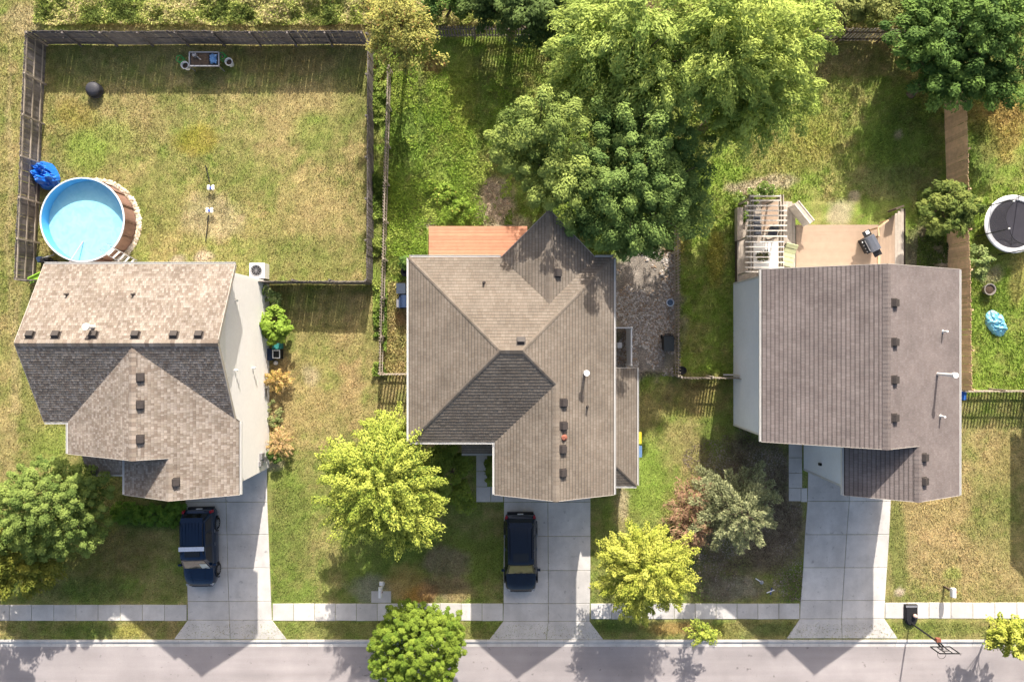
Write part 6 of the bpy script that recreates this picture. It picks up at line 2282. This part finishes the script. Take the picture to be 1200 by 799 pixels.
MB().tube([b, b + Vector((0, 0, 3)), b + Vector((0, 0, 5.6))], [.13, .09, .02], 8).build('trunk', M_BARK, sp, True)
lm.build('limbs', M_BARK, sp)

# ------------------------------------------------------------------ ground cover (nobody could count it)
HOUSE_BOX = [(-23.2, -3.8, -14.4, 3.55), (-22, -7.6, -14.4, -3.7), (-4.9, -4.8, 4.85, 3.95), (-.6, -7.5, 6.6, -1.6), (13.1, -5, 22.3, 3.45), (17.3, -7.7, 22.3, -4.9), (-.6, 3.9, 4.2, 6)]
PAVE_PX = [(-400, 704.5, 1700, 728, None), (217, 540, 319, 730, None), (590, 530, 692, 730, None), (940, 545, 1042, 730, None), (556, 526, 592, 590, None), (922, 515, 947, 590, None), (175, 526, 220, 563, None), (433, 690, 460, 707, None),
           (500, 263, 618, 306, None), (862, 236, 1064, 330, None), (-400, 747, 1700, 960, None), (720, 296, 790, 436, None)]


def free(x, y):
    px = x * FP / HC + 600
    py = 399.5 - y * FP / HC
    ok = np.ones(x.shape, bool)
    for (a, b_, c, d, _) in PAVE_PX:
        ok &= ~((px > a) & (px < c) & (py > b_) & (py < d))
    for (x0, y0, x1, y1) in HOUSE_BOX:
        ok &= ~((x > x0) & (x < x1) & (y > y0) & (y < y1))
    ok &= ((x - pc.x) ** 2 + (y - pc.y) ** 2) > (PR + .25) ** 2
    return ok


def blades(name, n, box, hmin, hmax, wd, seed, keep=None, cmul=1.0, light=.5, **kw):
    r = np.random.default_rng(seed)
    A, B = P(box[0], box[1]), P(box[2], box[3])
    x = A.x + r.random(n) * (B.x - A.x)
    y = B.y + r.random(n) * (A.y - B.y)
    k = free(x, y)
    if keep is not None:
        k &= keep(x, y, r)
    x, y = x[k], y[k]
    n = len(x)
    a = r.random(n) * 6.283
    h = hmin + (hmax - hmin) * r.random(n) ** 1.5
    lean = h * (.35 + 1.0 * r.random(n))
    wv = wd * (.6 + .8 * r.random(n))
    b2 = a + r.normal(size=n) * .8
    z0 = np.full(n, -.01)
    V = np.stack([np.stack([x - np.sin(a) * wv, y + np.cos(a) * wv, z0], 1), np.stack([x + np.sin(a) * wv, y - np.cos(a) * wv, z0], 1),
                  np.stack([x + np.cos(b2) * lean, y + np.sin(b2) * lean, h], 1)], 1).reshape(-1, 3)
    F = np.arange(n * 3).reshape(n, 3)
    c = turf(x, y) * cmul
    c = c * (1 - light + 2 * light * r.random((n, 1))) * (1 + r.normal(size=(n, 3)) * .04)
    return tag(link(name, np_mesh(name, V, F, M_GRASS, c)), **kw)


blades('lawn_grass', 620000, (-60, -20, 1260, 750), .03, .10, .024, 301, label='short mown grass of the lawns', kind='stuff', cmul=1.12)
rough = lambda x, y, r: fbm(x, y, .55, 91) + .15 * r.random(x.shape) > .44
blades('rough_grass', 70000, (452, 50, 800, 440), .06, .20, .04, 303, keep=rough, cmul=1.15, light=.45, label='longer lush grass in the middle back yard', kind='stuff')
blades('rough_grass', 60000, (800, 60, 1260, 456), .05, .16, .04, 305, keep=rough, cmul=1.1, light=.4, label='longer grass in the right back yards', kind='stuff')


def cover(name, n, box, size, z0, z1, cols, seed, keep=None, asp=.4, pscale=.8, **kw):
    """a low mass of leaves of uneven height"""
    r = np.random.default_rng(seed)
    A, B = P(box[0], box[1]), P(box[2], box[3])
    x = A.x + r.random(n) * (B.x - A.x)
    y = B.y + r.random(n) * (A.y - B.y)
    k = free(x, y)
    if keep is not None:
        k &= keep(x, y)
    x, y = x[k], y[k]
    n = len(x)
    hmp = fbm(x, y, pscale * 1.6, seed + 5)
    z = z0 + (z1 - z0) * np.clip((hmp - .25) * 2, 0, 1) * (.35 + .65 * r.random(n))
    C = np.stack([x, y, z], 1)
    N = np.stack([r.normal(size=n) * .6, r.normal(size=n) * .6, np.ones(n)], 1)
    S = size * (.5 + r.random(n))
    V, F = leaf_quads(C, N, S, asp, r)
    V[:, 2] = np.maximum(V[:, 2], .01)
    pal = np.array(cols)
    w_ = np.clip((fbm(x, y, pscale, seed + 9) - .3) * 2.4 + r.normal(size=n) * .18, 0, .999) * (len(pal) - 1)
    i0 = np.floor(w_).astype(int)
    f = (w_ - i0)[:, None]
    c = (pal[i0] * (1 - f) + pal[np.minimum(i0 + 1, len(pal) - 1)] * f) * (.7 + .6 * r.random((n, 1)))
    return tag(link(name, np_mesh(name, V, F, M_LEAF, c)), **kw)


cover('meadow', 130000, (44, -60, 640, 31), .14, .03, .65, [(.10, .14, .03), (.26, .32, .06), (.50, .50, .17), (.52, .41, .24), (.30, .36, .07)], 401, asp=.3, pscale=.9,
      label='tall weedy meadow behind the pool yard fence', kind='stuff')
cover('undergrowth', 80000, (640, -60, 1260, 34), .13, .05, .6, [(.05, .075, .02), (.17, .23, .05), (.33, .35, .1), (.25, .2, .1)], 403, asp=.35,
      label='weedy undergrowth behind the middle and right yards', kind='stuff')
cover('fence_weeds', 18000, (438, 60, 454, 440), .14, .03, .6, [(.07, .12, .02), (.2, .29, .05), (.33, .39, .09)], 405, pscale=1.0, keep=lambda x, y: fbm(x, y, .8, 409) > .45,
      label='green weeds in the gap between the two fences', kind='stuff')
cover('yard_weeds', 30000, (452, 85, 600, 300), .12, .02, .2, [(.15, .24, .03), (.24, .35, .045), (.36, .43, .09)], 407, pscale=.7, keep=lambda x, y: (fbm(x, y, .5, 411) + .25 * ((x < P(490, 0).x) | (y < P(0, 190).y))) > .62,
      label='broad leaved weeds over the middle back yard', kind='stuff')
cover('side_weeds', 9000, (1074, 215, 1112, 312), .12, .02, .3, [(.05, .08, .02), (.15, .2, .04)], 413, keep=lambda x, y: fbm(x, y, .9, 415) > .52,
      label='scattered weeds beside the brown fence', kind='stuff')
cover('mulch_litter', 15000, (800, 500, 945, 705), .10, .005, .06, [(.10, .075, .055), (.24, .19, .145), (.36, .31, .27)], 417, asp=.4, keep=lambda x, y: fbm(x, y, .4, 419) - .0000006 * ((x * FP / HC + 600 - 885) ** 2 * 60 + (399.5 - y * FP / HC - 620) ** 2 * 18) > .30,
      label='twigs and leaf litter under the grey-green conifer', kind='stuff')
